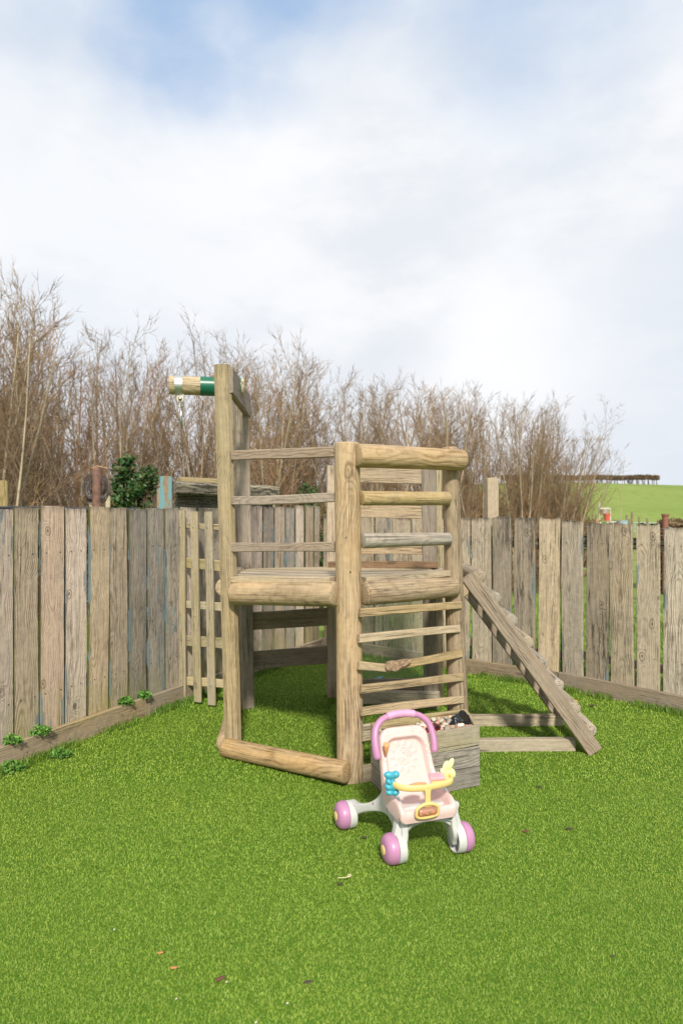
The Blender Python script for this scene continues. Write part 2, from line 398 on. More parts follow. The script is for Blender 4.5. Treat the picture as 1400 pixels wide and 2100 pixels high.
M_boxg = wood('grey_planter_board', (.29, .26, .21), (.17, .145, .115), (.27, .25, .225), .7, .012, .035, .3, contrast=.8, stain=.2)
M_ladd = wood('ladder_side', (.34, .265, .19), (.21, .15, .10), (.32, .27, .21), .5, .009, .04, .25, contrast=.7)
M_beam = wood('pale_ground_beam', (.46, .375, .25), (.29, .215, .13), (.38, .33, .26), .4, .011, .04, .4, contrast=.5, moss=.2, halfw=.04)
M_dark = wood('black_weathered_timber', (.36, .31, .22), (.014, .013, .012), (.09, .085, .075), .45, .024, .09, .5, contrast=1.9, stain=.5, moss=.1, halfw=.08)
M_blue = wood('flaking_blue_board', (.32, .24, .15), (.17, .11, .07), (.25, .22, .18), .4, .010, .05, .3, paint=(.13, .36, .40), paintamt=.26, halfw=.05)
M_newlog = wood('new_beam', (.52, .42, .27), (.32, .23, .13), (.46, .39, .29), .35, .008, .02, .1, contrast=.7, stain=.1)

# ================================================================== GROUND
def hill(x, y):
    t = min(1, max(0, (y-38)/70)); t = t*t*(3-2*t)
    s = min(1, max(0, (x+20)/52)); s = s*s*(3-2*s)
    h = (2.2+3.9*s-.03*max(0, x-30))*t - .55*min(1, max(0, (y-7.6)/6))*(1-t)
    if y > 108: h -= (y-108)*.02
    return h
m, T = newmat('pasture_grass')
P = T.n('ShaderNodeTexCoord').outputs['Object']
c = T.mix(T.ss(T.noise(P, .09, 5, .6), .35, .65), (.165, .225, .05), (.205, .26, .065))
c = T.mix(T.m('MULTIPLY', T.ss(T.noise(T.v('MULTIPLY', P, (1, .5, 1)), 1.3, 6, .7), .48, .7), .5), c, (.085, .16, .02))
c = T.mix(T.m('MULTIPLY', T.ss(T.noise(P, 14, 4, .7), .5, .7), .35), c, (.24, .30, .07))
fin_mat(T, c, .9, T.noise(P, 9, 6, .7), .6, .05, spec=.1); M_past = m
xs = [-400, -200, -120] + [-90+i*5 for i in range(37)] + [120, 200, 400]
ys = [-60, -20, -4, 0, 4, 7.4] + [9+i*2 for i in range(8)] + [27+i*4 for i in range(28)] + [150, 180, 240, 400, 900]
vs = [(x, y, hill(x, y)-.03) for y in ys for x in xs]; nx = len(xs)
fs = [[j*nx+i, j*nx+i+1, (j+1)*nx+i+1, (j+1)*nx+i] for j in range(len(ys)-1) for i in range(nx-1)]
tag(mk('ground', vs, fs, M_past, smooth=180), kind='structure')

# fence lines on the ground (left fence runs to the far corner, right one comes back from it)
LA, LB = Vector((-2.38, 2.35, 0)), Vector((-.20, 6.72, 0))
RA, RM, RB = Vector((-.20, 6.72, 0)), Vector((1.665, 5.245, 0)), Vector((3.58, 3.13, 0))
m, T = newmat('artificial_turf_backing')
P = T.n('ShaderNodeTexCoord').outputs['Object']
c = T.mix(T.ss(T.noise(P, 210, 3, .7), .35, .65), (.07, .15, .014), (.12, .24, .025))
fin_mat(T, c, .9, T.noise(P, 260, 3), .8, .01, spec=.1)
pen = [LA+Vector((-1.2, -2.4, 0)), LA, LB, RM, RB, RB+Vector((1.2, -1.6, 0)), Vector((4.2, -2, 0)), Vector((-3.8, -2, 0))]
tag(mk('turf', [(p.x, p.y, 0) for p in pen], [list(range(len(pen)))], m), kind='structure')
def inpen(x, y):
    a = (LB-LA).normalized(); i1 = (x-LA.x)*a.y-(y-LA.y)*a.x > 0
    b = (RM-RA).normalized(); i2 = (x-RA.x)*b.y-(y-RA.y)*b.x > 0
    c_ = (RB-RM).normalized(); i3 = (x-RM.x)*c_.y-(y-RM.y)*c_.x > 0
    return i1 & i2 & i3
def blades(x, y, L, wd, lean_lo=.8, lean_hi=1.75):
    n = len(x)
    a = rng.uniform(0, 2*np.pi, n); lean = rng.uniform(lean_lo, lean_hi, n); L = L*rng.uniform(.55, 1.15, n); wd = wd*rng.uniform(.7, 1.3, n)
    dx, dy = np.cos(a), np.sin(a); sx, sy = -dy, dx
    tw = rng.uniform(-.9, .9, n)
    l1 = lean*.45; l2 = lean*1.15
    m1 = L*.5; h1 = m1*np.cos(l1); r1 = m1*np.sin(l1); h2 = h1+L*.5*np.cos(l2); r2 = r1+L*.5*np.sin(l2)
    V = np.zeros((n, 5, 3)); 
    V[:, 0] = np.stack([x-sx*wd/2, y-sy*wd/2, np.full(n, .001)], 1); V[:, 1] = np.stack([x+sx*wd/2, y+sy*wd/2, np.full(n, .001)], 1)
    sx2, sy2 = sx*np.cos(tw)+dx*np.sin(tw), sy*np.cos(tw)+dy*np.sin(tw)
    V[:, 2] = np.stack([x+dx*r1+sx2*wd*.45, y+dy*r1+sy2*wd*.45, h1], 1); V[:, 3] = np.stack([x+dx*r1-sx2*wd*.45, y+dy*r1-sy2*wd*.45, h1], 1)
    V[:, 4] = np.stack([x+dx*r2, y+dy*r2, np.maximum(h2, .003)], 1)
    return V.reshape(-1, 3), n
def blade_object(name, V, n, mat, tint):
    me = bpy.data.meshes.new(name)
    me.vertices.add(n*5); me.vertices.foreach_set('co', V.astype(np.float32).ravel())
    b = (np.arange(n)*5)[:, None]
    lv = np.concatenate([b+0, b+1, b+2, b+3, b+3, b+2, b+4], 1).ravel()
    me.loops.add(n*7); me.loops.foreach_set('vertex_index', lv.astype(np.int32))
    me.polygons.add(n*2)
    ls = np.stack([np.arange(n)*7, np.arange(n)*7+4], 1).ravel()
    me.polygons.foreach_set('loop_start', ls.astype(np.int32))
    at = me.attributes.new('tint', 'FLOAT', 'POINT'); at.data.foreach_set('value', np.repeat(tint, 5).astype(np.float32))
    me.materials.append(mat); me.update(calc_edges=True); me.validate()
    o = bpy.data.objects.new(name, me); COL.objects.link(o); return o
def blade_mat(name, cols, trans=.15):
    m, T = newmat(name)
    at = T.n('ShaderNodeAttribute', attribute_name='tint').outputs['Fac']
    P = T.n('ShaderNodeTexCoord').outputs['Object']
    cr = T.n('ShaderNodeValToRGB'); T.L(at, cr.inputs[0]); el = cr.color_ramp.elements
    cr.color_ramp.interpolation = 'LINEAR'
    el[0].position = 0; el[0].color = (*cols[0], 1); el[1].position = 1; el[1].color = (*cols[-1], 1)
    for i, q in enumerate(cols[1:-1]):
        e = el.new((i+1)/(len(cols)-1)); e.color = (*q, 1)
    c = T.mix(T.m('MULTIPLY', T.ss(T.noise(P, 2.3, 4, .6), .35, .65), .35), cr.outputs[0], T.mix(.5, cr.outputs[0], (.11, .205, .025)))
    c = T.mix(T.m('MULTIPLY', T.ss(T.noise(P, .9, 3, .6), .4, .65), .22), c, (.28, .34, .05))
    fin_mat(T, c, .55, spec=.3); return m
M_turf = blade_mat('turf_fibre', [(.125, .205, .018), (.175, .275, .024), (.215, .325, .031), (.26, .37, .045), (.36, .43, .12)])
zones = [(1.45, 2.5, 60000, .0125, .0015), (2.5, 3.4, 40000, .0135, .0020), (3.4, 4.6, 18000, .016, .0032), (4.6, 6.9, 9000, .019, .0044)]
Vs = []; nn = 0
for (y0, y1, den, L, wd) in zones:
    hx = .5*y1+.85; N = int(den*2*hx*(y1-y0)); x = rng.uniform(-hx, hx, N); y = rng.uniform(y0, y1, N)
    k = inpen(x, y) & (np.abs(x) < .5*y+.85); V, n = blades(x[k], y[k], L, wd); Vs.append(V); nn += n
N = 60000; x = rng.uniform(-3.4, 4, N); y = rng.uniform(.2, 6.8, N); k = inpen(x, y) & ((np.abs(x) >= .5*y+.85) | (y < 1.45))
V, n = blades(x[k], y[k], .02, .006); Vs.append(V); nn += n
tag(blade_object('turf_pile', np.concatenate(Vs), nn, M_turf, rng.beta(1.6, 1.8, nn)), 'short bright green artificial turf pile covering the play area', 'grass', kind='stuff')

# darker fringe of longer grass pushing up along the gravel boards
def fringe(A, B, n, side, w0=.01, w1=.10, L=.055):
    u = rng.uniform(0, 1, n); q = w0+(w1-w0)*rng.uniform(0, 1, n)**1.8; d = (B-A).normalized(); o = Vector((-d.y, d.x, 0))*side
    keep = (np.sin(u*61)+np.sin(u*23+1)+rng.uniform(-1.2, 1.2, n)) > -.3
    x = A.x+(B.x-A.x)*u+o.x*q; y = A.y+(B.y-A.y)*u+o.y*q
    return blades(x[keep], y[keep], L, .0035, .1, 1.1)
f1, k1 = fringe(LA, LB, 9000, -1); f2, k2 = fringe(RM, RB, 5000, -1); f3, k3 = fringe(RA, RM, 4000, -1)
M_fr = blade_mat('fringe_blade', [(.04, .10, .010), (.08, .17, .016), (.12, .22, .025), (.18, .28, .04)])
tag(blade_object('grass_fringe', np.concatenate([f1, f2, f3]), k1+k2+k3, M_fr, rng.beta(1.6, 1.8, k1+k2+k3)), 'darker fringe of longer grass along the foot of both gravel boards', 'grass', kind='stuff')

# rough grass beyond the right fence, standing against the boards
def outside(x, y):
    b = (RM-RA).normalized(); i2 = (x-RA.x)*b.y-(y-RA.y)*b.x < -.12
    c_ = (RB-RM).normalized(); i3 = (x-RM.x)*c_.y-(y-RM.y)*c_.x < -.12
    return (i2 & (x < RM.x+.1)) | (i3 & (x >= RM.x))
N = 42000; x = rng.uniform(-.2, 6, N); y = rng.uniform(3.2, 10, N); k = outside(x, y)
V, n = blades(x[k], y[k], .12, .007, .15, .9); V[:, 2] -= .03
M_mead = blade_mat('meadow_blade', [(.07, .14, .015), (.12, .22, .03), (.17, .27, .045), (.28, .31, .10)])
tag(blade_object('meadow_grass', V, n, M_mead, rng.beta(1.6, 1.8, n)), 'rough pasture grass growing beyond the right hand fence', 'grass', kind='stuff')

# ================================================================== FENCES
def along(a, b, s): return a + (b-a).normalized()*s
def s_of(px, A, B):      # distance along A-B where it crosses the sight line of a photo column
    d = (B-A).normalized(); k = (px-700)/1400
    return (k*A.y-A.x)/(d.x-k*d.y)
def fence_run(root, A, B, cols, top, mats, bottom, out, rag=.02, tilt=.004, th=.022, rs=random.Random(5)):
    """palings side by side from A to B at the given (start, end) columns; out = unit vector to the far side"""
    L = (B-A).length; d = (B-A).normalized()
    for i, (c0_, c1_) in enumerate(cols):
        sa_, sb_ = s_of(c0_, A, B), s_of(c1_, A, B)
        if sa_ > sb_: sa_, sb_ = sb_, sa_
        w_ = sb_-sa_-.004; s = sa_+.002
        c0 = A+d*(s+w_/2)+out*(.03+rs.uniform(-.003, .003)); tp = top(s/L)+rs.uniform(-.012, .012)
        lx = rs.uniform(-tilt, tilt)
        nz = [(x, z-bottom) for z in (.33, 1.12) for x in (-w_*.28+rs.uniform(-.01, .01), w_*.27+rs.uniform(-.01, .01))]
        plank('paling', (c0.x, c0.y, bottom), (c0.x+d.x*lx*3, c0.y+d.y*lx*3, tp), w_, th, d, mats[i % len(mats)], root, ch=.003, segs=12, warp=.004, rag=rag, cupnx=7, nails=nz, nside=NS(d, out))
def NS(d, out):
    z = Vector((0, 0, 1)); y = z.cross(d); return -1 if y.dot(out) > 0 else 1
dL = (LB-LA).normalized(); outL = Vector((-dL.y, dL.x, 0))
FL_ = thing('wooden_fence', 'close boarded weathered fence on the left, wide boards with flaking blue paint', 'fence', LA)
rl = random.Random(3)
colsL = [(-210, -143), (-140, -79), (-76, -24), (-21, 32), (34.5, 85.5), (88, 137.5), (140, 184.5), (187, 228), (230.5, 267.5), (270, 306), (308, 343), (345, 374), (376, 408), (410, 437), (439, 465), (467, 490), (492.5, 515.5), (518, 541.5), (543.5, 565), (567, 588), (590, 608), (610, 627), (629, 645), (647, 658)]
seqL = [M_fence, M_fencep, M_fence, M_fencep, M_fence, M_fencep, M_fencep, M_fence, M_fence, M_fenceg, M_fenceg, M_fenceg, M_fence, M_fenceg, M_fenceg, M_fence, M_fenceg, M_fencep, M_fenceg, M_fence, M_fenceg, M_fence, M_fence, M_fenceg]
fence_run(FL_, LA, LB, colsL, lambda u: EYE+.008+.055*u, seqL, .07, outL, rag=.012, tilt=.003, rs=random.Random(8))
for s0 in (.05, 1.75, 3.45): # posts behind
    p = along(LA, LB, s0)+outL*.10; plank('post', (p.x, p.y, 0), (p.x, p.y, 1.28), .08, .08, dL, M_gp, FL_)
for z in (.33, 1.12):
    a = LA+outL*.066; b = LB+outL*.066; plank('rail', (a.x, a.y, z), (b.x, b.y, z+.02), .07, .035, (0, 0, 1), M_gp, FL_, segs=12)
kk = (LB-LA).length/2
for q in range(2):
    a = LA+dL*(q*kk+.001); b = LA+dL*((q+1)*kk-.003); rr_ = .006*q
    plank('gravel_board', (a.x-outL.x*rr_, a.y-outL.y*rr_, .062), (b.x-outL.x*rr_, b.y-outL.y*rr_, .062-.018*q), .125, .032, (0, 0, 1), M_kerb, FL_, segs=14, nails=[(rl.uniform(-.03, .03), t) for t in (.15, .9, 1.5, 2.2)], nside=1 if Vector((0, 0, 1)).cross(dL).dot(outL) else 1)
FR_ = thing('wooden_fence', 'gapped paling fence on the right, tan boards with dark ragged tops', 'fence', RB)
rr2 = random.Random(21)
dR = (RM-RA).normalized(); outR = Vector((-dR.y, dR.x, 0)); dR2 = (RB-RM).normalized(); outR2 = Vector((-dR2.y, dR2.x, 0))
seqR = [M_fencer, M_fencer, M_fencef, M_fencer, M_fencer, M_fencer, M_fencef]
fence_run(FR_, RA, RM, [(661, 690), (693, 726), (729, 761), (765, 799), (802, 837), (840, 873), (877, 915), (919, 959), (963.5, 1003), (1007.5, 1046), (1052, 1095), (1099, 1142)], lambda u: 1.325-.02*u, [seqR[(i*3) % 7] for i in range(12)], .10, outR, rag=.018, tilt=.004, rs=random.Random(4))
fence_run(FR_, RM, RB, [(1147.5, 1191), (1196.5, 1243), (1247.5, 1295), (1301, 1349), (1356, 1407), (1413, 1466), (1473, 1530), (1537, 1600), (1608, 1680)], lambda u: 1.285-.085*u, [M_fencer, M_fencef, M_fencer, M_fencer, M_fencer, M_fencef, M_fencer, M_fencer, M_fencef], .09, outR2, rag=.02, tilt=.005, rs=random.Random(6))
for (A, B, o_, ps) in ((RA, RM, outR, (.5, 1.4)), (RM, RB, outR2, (.02, 1.3, 2.6))):
    for s0 in ps:
        p = along(A, B, s0)+o_*.11; plank('post', (p.x, p.y, 0), (p.x, p.y, 1.2), .085, .085, (B-A), M_gp, FR_)
    for z in (.27, 1.13):
        a = A+o_*.066; b = B+o_*.066; plank('rail', (a.x, a.y, z), (b.x, b.y, z-.03), .085 if z > 1 else .06, .035, (0, 0, 1), M_dark if z > 1 else M_gp, FR_, segs=12)
for (A, B, zt) in ((RA+dR*.02, along(RA, RM, 1.2), .088), (along(RA, RM, 1.203), RM-dR*.005, .09), (RM+dR2*.006, along(RM, RB, 1.5), .092), (along(RM, RB, 1.505), RB, .092)):
    Ln = (B-A).length
    plank('gravel_board', (A.x, A.y, zt-.035), (B.x, B.y, zt-.038), .13, .032, (0, 0, 1), M_kerb, FR_, segs=8, nails=[(.01, .1), (-.02, .13), (.01, Ln-.1), (.0, Ln*.5)], nside=-NS(B-A, outR))
M_wire = plain('galvanised_wire', (.35, .38, .36), .45, .2, 20, metal=.6)
for z in (1.265, 1.215, 1.16, 1.10, 1.03, .95, .85, .72, .58, .42, .3):
    pts = []
    for k in range(24):
        u = k/23
        p = (RA+outR*.155).lerp(RM+outR*.155, u*2) if u < .5 else (RM+outR2*.155).lerp(RB+outR2*.155, u*2-1)
        pts.append((p.x, p.y, z-.05*u+.004*math.sin(k*2.1)))
    tube('fence_wire', pts, .0014, M_wire, FR_, sides=4)
# tall post standing behind the right fence
t = thing('fence_post', 'tall squared tan post rising above the right fence', 'post', (W(1008, 1050, 5.75).x, 5.75, 0))
p = W(1008, 979, 5.75); plank('post_shaft', (p.x, 5.75, 0), (p.x-.01, 5.75, p.z), .098, .09, (1, .2, 0), M_panel, t, rag=.01, cupnx=3)

# trellis screen joining the left fence to the climbing frame
TR = thing('trellis_panel', 'greenish open picket screen between the left fence and the climbing frame', 'fence', (-1.2, 4.95, 0))
def trp(px, py, s):  # s 0..1 along the panel
    d = 5.02-.34*s; return W(px, py, d)
pk = [((372, 1046), (373, 1434), 15), ((398, 1049), (406, 1442), 18), ((427, 1049), (435, 1449), 18)]
for i, (a, b, wpx) in enumerate(pk):
    d = 4.86-.075*i; A_ = W(*a, d); B_ = W(*b, d); B_.z = .02 if i else .02
    wd = [.068, .064, .063][i]
    plank('picket', B_, A_, wd, .022, (1, -.5, 0), M_trel, TR, ch=.006, segs=10, warp=.004, cupnx=4, nails=[(.0, 1.22), (.002, .13), (0, .6)])
a = W(353, 1062, 4.98); plank('edge_post', (a.x, 4.98, .04), (a.x-.02, 4.98, 1.30), .05, .06, (1, -.4, 0), M_trel, TR, segs=8)
a = W(363, 1062, 4.96); plank('picket', (a.x+.008, 4.955, .12), (a.x, 4.955, 1.27), .045, .02, (1, -.4, 0), M_trel, TR, segs=8)
for (yl, yr, wd) in ((1076, 1083, .042), (1152, 1163, .075), (1237, 1246, .055), (1311, 1321, .075), (1393, 1404, .058)):
    A_ = W(346, yl, 4.99); B_ = W(478, yr, 4.66); plank('rail', A_, B_, wd, .026, (0, 0, 1), M_trel, TR, segs=6)

# ================================================================== CLIMBING FRAME
CF = thing('climbing_frame', 'weathered wooden climbing frame of round posts with raised deck and sloping ladder', 'climbing frame', (0, 4.2, 0))
pA0, pA1 = Vector((-.604, 3.83, 0)), W(456, 750, 3.83)
pB0, pB1 = Vector((.045, 3.44, 0)), W(711, 908, 3.44)
pC0, pC1 = Vector((.640, 3.72, 0)), W(922, 917, 3.72)
pD0, pD1 = Vector((-.652, 4.72, 0)), W(493, 795, 4.72)
pE0, pE1 = Vector((-.060, 5.00, 0)), W(682, 955, 5.00)
pF0, pF1 = Vector((.620, 4.72, 0)), W(885, 963, 4.72)
def at(p0, p1, z): return p0.lerp(p1, z/p1.z)
# A: squared-off round post, mossy
plank('post', pA0, pA1, .093, .09, (1, .15, 0), M_mossy, CF, ch=.022, segs=12, warp=.0015, cupnx=3)
log('post', pB0, pB1, .0675, M_tan, CF, sides=26, segs=12, bev=.008, r1=.062, wob=.03, nails=[(.01, .62*1.7), (-.01, .72*1.7)])
log('post', pC0, pC1, .059, M_tan, CF, sides=24, segs=12, bev=.008, r1=.045, wob=.03)
plank('post', pD0, pD1, .09, .09, (1, .45, 0), M_gp, CF, ch=.008, segs=10)
plank('post', pE0, pE1, .092, .085, (1, .1, 0), M_panel, CF, ch=.006, segs=10)
plank('post', pF0, pF1+Vector((-.02, 0, 0)), .098, .085, (1, -.2, 0), M_gp, CF, ch=.006, segs=10)
plank('post', pF0+Vector((.068, .075, 0)), pF1+Vector((.055, .075, 0)), .05, .05, (1, -.2, 0), M_trel, CF, ch=.005, segs=10)
# crossbar at the top between A and D
a = W(470, 795, 3.88); b = W(500, 800, 4.72)
plank('crossbar', (pA1.x+.045, 3.80, 2.085), (pD1.x+.045, 4.765, 2.085), .145, .042, (0, 0, 1), M_gp, CF, segs=4,
      nails=[(.04, .3), (-.03, .32), (.03, .5), (-.02, .53)], nside=-1)
# swing beam
sb0, sb1 = Vector((-1.042, 4.13, 2.118)), Vector((-.60, 4.21, 2.118))
BM = log('swing_beam', sb0, sb1, .056, M_newlog, CF, sides=32, bev=.008, wob=.004)
M_green = plain('green_painted_band', (.008, .115, .065), .35, .12, 12)
M_galv = plain('galvanised_steel', (.50, .53, .52), .42, .15, 14, metal=.85, dirt=(.2, .2, .18), dirtamt=.3)
M_galvp = plain('dull_zinc_plate', (.55, .50, .42), .5, .12, 14, metal=.3)
M_ch = plain('chrome_hook', (.45, .43, .40), .25, .1, 14, metal=1.)
ax = (sb1-sb0).normalized()
def ring_on(name, s0, s1, r, mat, par):
    v, f = lathe([(r-.003, 0), (r, 0), (r, s1-s0), (r-.003, s1-s0), (r-.003, 0)], 40)
    M, _ = frame(sb0+ax*s0, sb0+ax*s1, (0, 0, 1)); z = M.to_3x3()
    M2 = Matrix((ax, z.col[0], ax.cross(z.col[0]))).transposed().to_4x4(); M2.translation = sb0+ax*s0
    return mk(name, v, f, mat, par, M2, 40)
ring_on('painted_band', .187, .43, .0585, M_green, BM)
st = ring_on('metal_strap', .036, .080, .0595, M_galv, BM)
c0 = sb0+ax*.062
bm = extr([(-.022, -.05), (.022, -.05), (.022, .018), (.014, .03), (-.014, .03), (-.022, .018)][::-1], .012, .002, 'uz', 1)
bmesh.ops.scale(bm, vec=(1, 1, -1), verts=bm.verts)
M_ = Matrix.Translation((c0.x+.008, c0.y-.01, 2.118-.072))
br = bm_obj('hanger_bracket', bm, M_galvp, BM, M_, 40)
v, f = lathe([(0, 0), (.010, 0), (.012, .003), (.012, .006), (.008, .010), (0, .011)], 20)
mk('bolt_head', v, f, M_ch, br, Matrix.Translation((c0.x+.008, c0.y-.017, 2.118-.083)) @ Matrix.Rotation(R(-90), 4, 'Z'), 40)
hx, hy = c0.x+.010, c0.y-.008
tube('shackle', [(hx+.017*math.cos(t), hy, 2.008+.021*math.sin(t)) for t in [k*.393 for k in range(16)]], .0055, M_ch, BM, closed=True, sides=10)
tube('swivel', [(hx, hy, 2.000), (hx, hy, 1.972)], [.008, .006], M_ch, BM, sides=14)
tube('snap_hook', spline([(hx, hy, 1.975), (hx+.004, hy-.010, 1.955), (hx+.006, hy-.018, 1.92), (hx+.006, hy-.012, 1.882), (hx+.004, hy+.006, 1.868), (hx, hy+.020, 1.885), (hx, hy+.020, 1.93), (hx, hy+.008, 1.96)], 5), .0075, M_ch, BM, sides=10)
v, f = lathe([(0, 0), (.012, 0), (.012, .007), (.006, .009), (0, .009)], 12)
M_rust = plain('rusty_bolt', (.30, .10, .03), .8, .3, 60)
mk('rusty_bolt', v, f, M_rust, BM, Matrix.Translation(sb0+ax*.262+Vector((0, 0, .058))) @ Matrix.Rotation(R(-90), 4, 'Y'), 40)
# deck
zf, zr = 1.012, .955
dk = [pA0.lerp(pA1, .46), pB0.lerp(pB1, .6), pC0.lerp(pC1, .6), pF0.lerp(pF1, .6), pE0.lerp(pE1, .6), pD0.lerp(pD1, .44)]
def deck_x(y):   # left/right limits of the hexagonal deck at depth y
    P6 = [(-.62, 3.80), (.05, 3.425), (.615, 3.69), (.62, 4.72), (-.03, 4.98), (-.66, 4.70)]
    xs_ = []
    for i in range(6):
        (x0, y0), (x1, y1) = P6[i], P6[(i+1) % 6]
        if (y0-y)*(y1-y) <= 0 and abs(y1-y0) > 1e-6: xs_.append(x0+(x1-x0)*(y-y0)/(y1-y0))
    return min(xs_), max(xs_)
y = 3.47; k = 0
while y < 4.93:
    y1 = y+.092
    a0, a1 = deck_x(max(3.43, y)); b0, b1 = deck_x(min(4.97, y1))
    zz = zf+(zr-zf)*(y-3.4)/1.5; z1_ = zf+(zr-zf)*(y1-3.4)/1.5; t_ = .022
    a0 += .02; b0 += .02; a1 -= .02; b1 -= .02
    vs = [(a0, y, zz-t_), (a1, y, zz-t_), (b1, y1, z1_-t_), (b0, y1, z1_-t_), (a0, y, zz), (a1, y, zz), (b1, y1, z1_), (b0, y1, z1_)]
    xc = (a0+a1)/2
    # local frame: length along Z so the grain runs with the board
    M, _ = frame(Vector((xc, y+.046, zz)), Vector((xc+1, y+.046, zz)), (0, 1, 0)); Mi = M.inverted()
    mk('deck_board', [Mi @ Vector(q) for q in vs], [[0, 3, 2, 1], [4, 5, 6, 7], [0, 1, 5, 4], [1, 2, 6, 5], [2, 3, 7, 6], [3, 0, 4, 7]], M_deck, CF, M)
    y = y1+.004; k += 1
# deck edge boards on the two front sides
plank('deck_edge', W(485, 1187, 3.79), W(686, 1189, 3.47), .031, .10, (0, 0, 1), M_deck, CF, ch=.003)
plank('deck_edge', W(741, 1190, 3.475), W(921, 1173, 3.735), .031, .10, (0, 0, 1), M_deck, CF, ch=.003)
# logs under the deck edge
log('deck_log', W(480, 1217, 3.76), W(690, 1218, 3.405), .062, M_log, CF, bev=.014, nails=[(.012, .06), (.012, .12), (.0, .51), (.0, .6)], wdir=(0, 0, 1))
log('deck_log', W(743, 1217, 3.415), W(934, 1203, 3.68), .062, M_log, CF, bev=.02, r1=.055, nails=[(0, .1), (.006, .2)], wdir=(0, 0, 1))
log('deck_log', Vector((-.655, 3.80, .93)), Vector((-.69, 4.62, .93)), .05, M_log, CF)
log('deck_log', Vector((.66, 3.78, .92)), Vector((.67, 4.66, .92)), .05, M_log, CF)
plank('joist', (-.55, 4.05, .93), (.55, 4.05, .93), .09, .04, (0, 0, 1), M_gp, CF)
plank('joist', (-.55, 4.55, .92), (.55, 4.55, .92), .09, .04, (0, 0, 1), M_gp, CF)
plank('joist', (-.03, 3.55, .94), (-.05, 4.92, .91), .09, .04, (0, 0, 1), M_gp, CF)
# right-hand handrails (round)
log('hand_rail', W(731, 934, 3.385), W(948, 944, 3.66), .0605, M_log, CF, bev=.012, r1=.0575, nails=[(-.045, .04), (-.03, .58)], wdir=(0, 0, 1), sides=26)
log('hand_rail', W(741, 1022, 3.41), W(918, 1022, 3.67), .037, M_mossy, CF, bev=.008, nails=[(.005, .05), (0, .52)], wdir=(0, 0, 1))
log('hand_rail', W(743, 1109, 3.41), W(921, 1105, 3.67), .0385, M_greylog, CF, bev=.01, r1=.034, nails=[(-.003, .06), (0, .53)], wdir=(0, 0, 1))
# left-hand flat rails A-B
for (y0, y1, wd) in ((935, 926, .054), (1027.5, 1020, .049), (1122.5, 1121, .049)):
    plank('side_rail', W(477, y0, 3.80), W(688, y1, 3.475), wd, .028, (0, 0, 1), M_rail, CF, ch=.004, segs=8, nails=[(.005, .03)])
# thin climbing laths B-C with one snapped
def lathe_rung(y0, y1, x0=739, x1=947, d0=3.37, d1=3.665, wd=.040, nm='rung'):
    plank(nm, W(x0, y0, d0), W(x1, y1, d1), wd, .02, (0, 0, 1), M_lath, CF, ch=.003, segs=8, warp=.004, nails=[(.003, .035), (.003, .59)])
lathe_rung(1257, 1240, 737, 944); lathe_rung(1309, 1289, 735, 941)
lathe_rung(1413.5, 1387.5, 739, 948); lathe_rung(1459, 1434, 740, 949)
br0 = W(735, 1366, 3.37); br1 = W(797, 1369, 3.455)
plank('broken_rung', br0, br1, .040, .02, (0, 0, 1), M_lath, CF, ch=.003, nails=[(.003, .035)])
plank('broken_rung', W(800, 1368, 3.46), W(945, 1339, 3.665), .041, .02, (0, 0, 1), M_lath, CF, ch=.003, segs=8, nails=[(.003, .40)])
M_raw = plain('splintered_raw_wood', (.28, .185, .115), .85, .4, 70, bump=.6)
rs = random.Random(2); bm = bmesh.new(); A_ = W(791, 1365, 3.425); B_ = W(842, 1356, 3.49)
ringv = []
for i in range(9):
    u = i/8; c_ = A_.lerp(B_, u); hh = (.019, .021, .022, .023, .022, .019, .016, .012, .006)[i]; dz = (0, -.002, -.003, -.010, -.008, -.002, .0, .003, .006)[i]
    ringv.append([bm.verts.new((c_.x+rs.uniform(-.004, .004), c_.y+q[0]*.013, c_.z+dz+q[1]*hh+rs.uniform(-.003, .003))) for q in ((-1, -1), (-1.15, 0), (-1, 1), (1, 1), (1, -1))])
for i in range(8):
    for k in range(5): bm.faces.new([ringv[i][k], ringv[i][(k+1) % 5], ringv[i+1][(k+1) % 5], ringv[i+1][k]])
bm.faces.new(ringv[0]); bm.faces.new(ringv[-1][::-1])
bm_obj('splintered_break', bm, M_raw, CF)
# low boards between B and C
plank('low_board', W(742, 1503, 3.40), W(945, 1474, 3.69), .085, .022, (0, 0, 1), M_box, CF, nails=[(.0, .03)])
plank('low_board', W(742, 1588, 3.40), W(945, 1545, 3.69), .085, .022, (0, 0, 1), M_box, CF, nails=[(.0, .03)])
# ground logs
log('ground_log', W(462, 1533, 3.78), W(712, 1584, 3.345), .053, M_log, CF, bev=.012, nails=[(.01, .05), (-.02, .71)], wdir=(0, 0, 1), r1=.053)
log('ground_log', Vector((-.655, 3.83, .048)), Vector((-.72, 4.62, .048)), .048, M_log, CF, bev=.012)
# rear boards
def bd(x0, y0, d0, x1, y1, d1, wd, mat, nm='rear_board', th=.024): plank(nm, W(x0, y0, d0), W(x1, y1, d1), wd, th, (0, 0, 1), mat, CF, ch=.003)
bd(511, 1274, 4.74, 673, 1264, 4.97, .125, M_gp); bd(511, 1355, 4.74, 673, 1342, 4.97, .125, M_gp)
bd(690, 974, 4.95, 868, 975, 4.70, .115, M_panel); bd(690, 1047, 4.95, 873, 1051, 4.70, .088, M_panel)
bd(690, 1124, 4.95, 880, 1124, 4.70, .088, M_panel)
bd(673, 1158, 4.83, 897, 1158, 4.62, .048, M_kick, 'kick_board', .03)
bd(690, 1409, 4.93, 880, 1404, 4.72, .10, M_gp); bd(693, 1428, 4.80, 900, 1432, 4.55, .085, M_beam, 'ground_beam', .06)
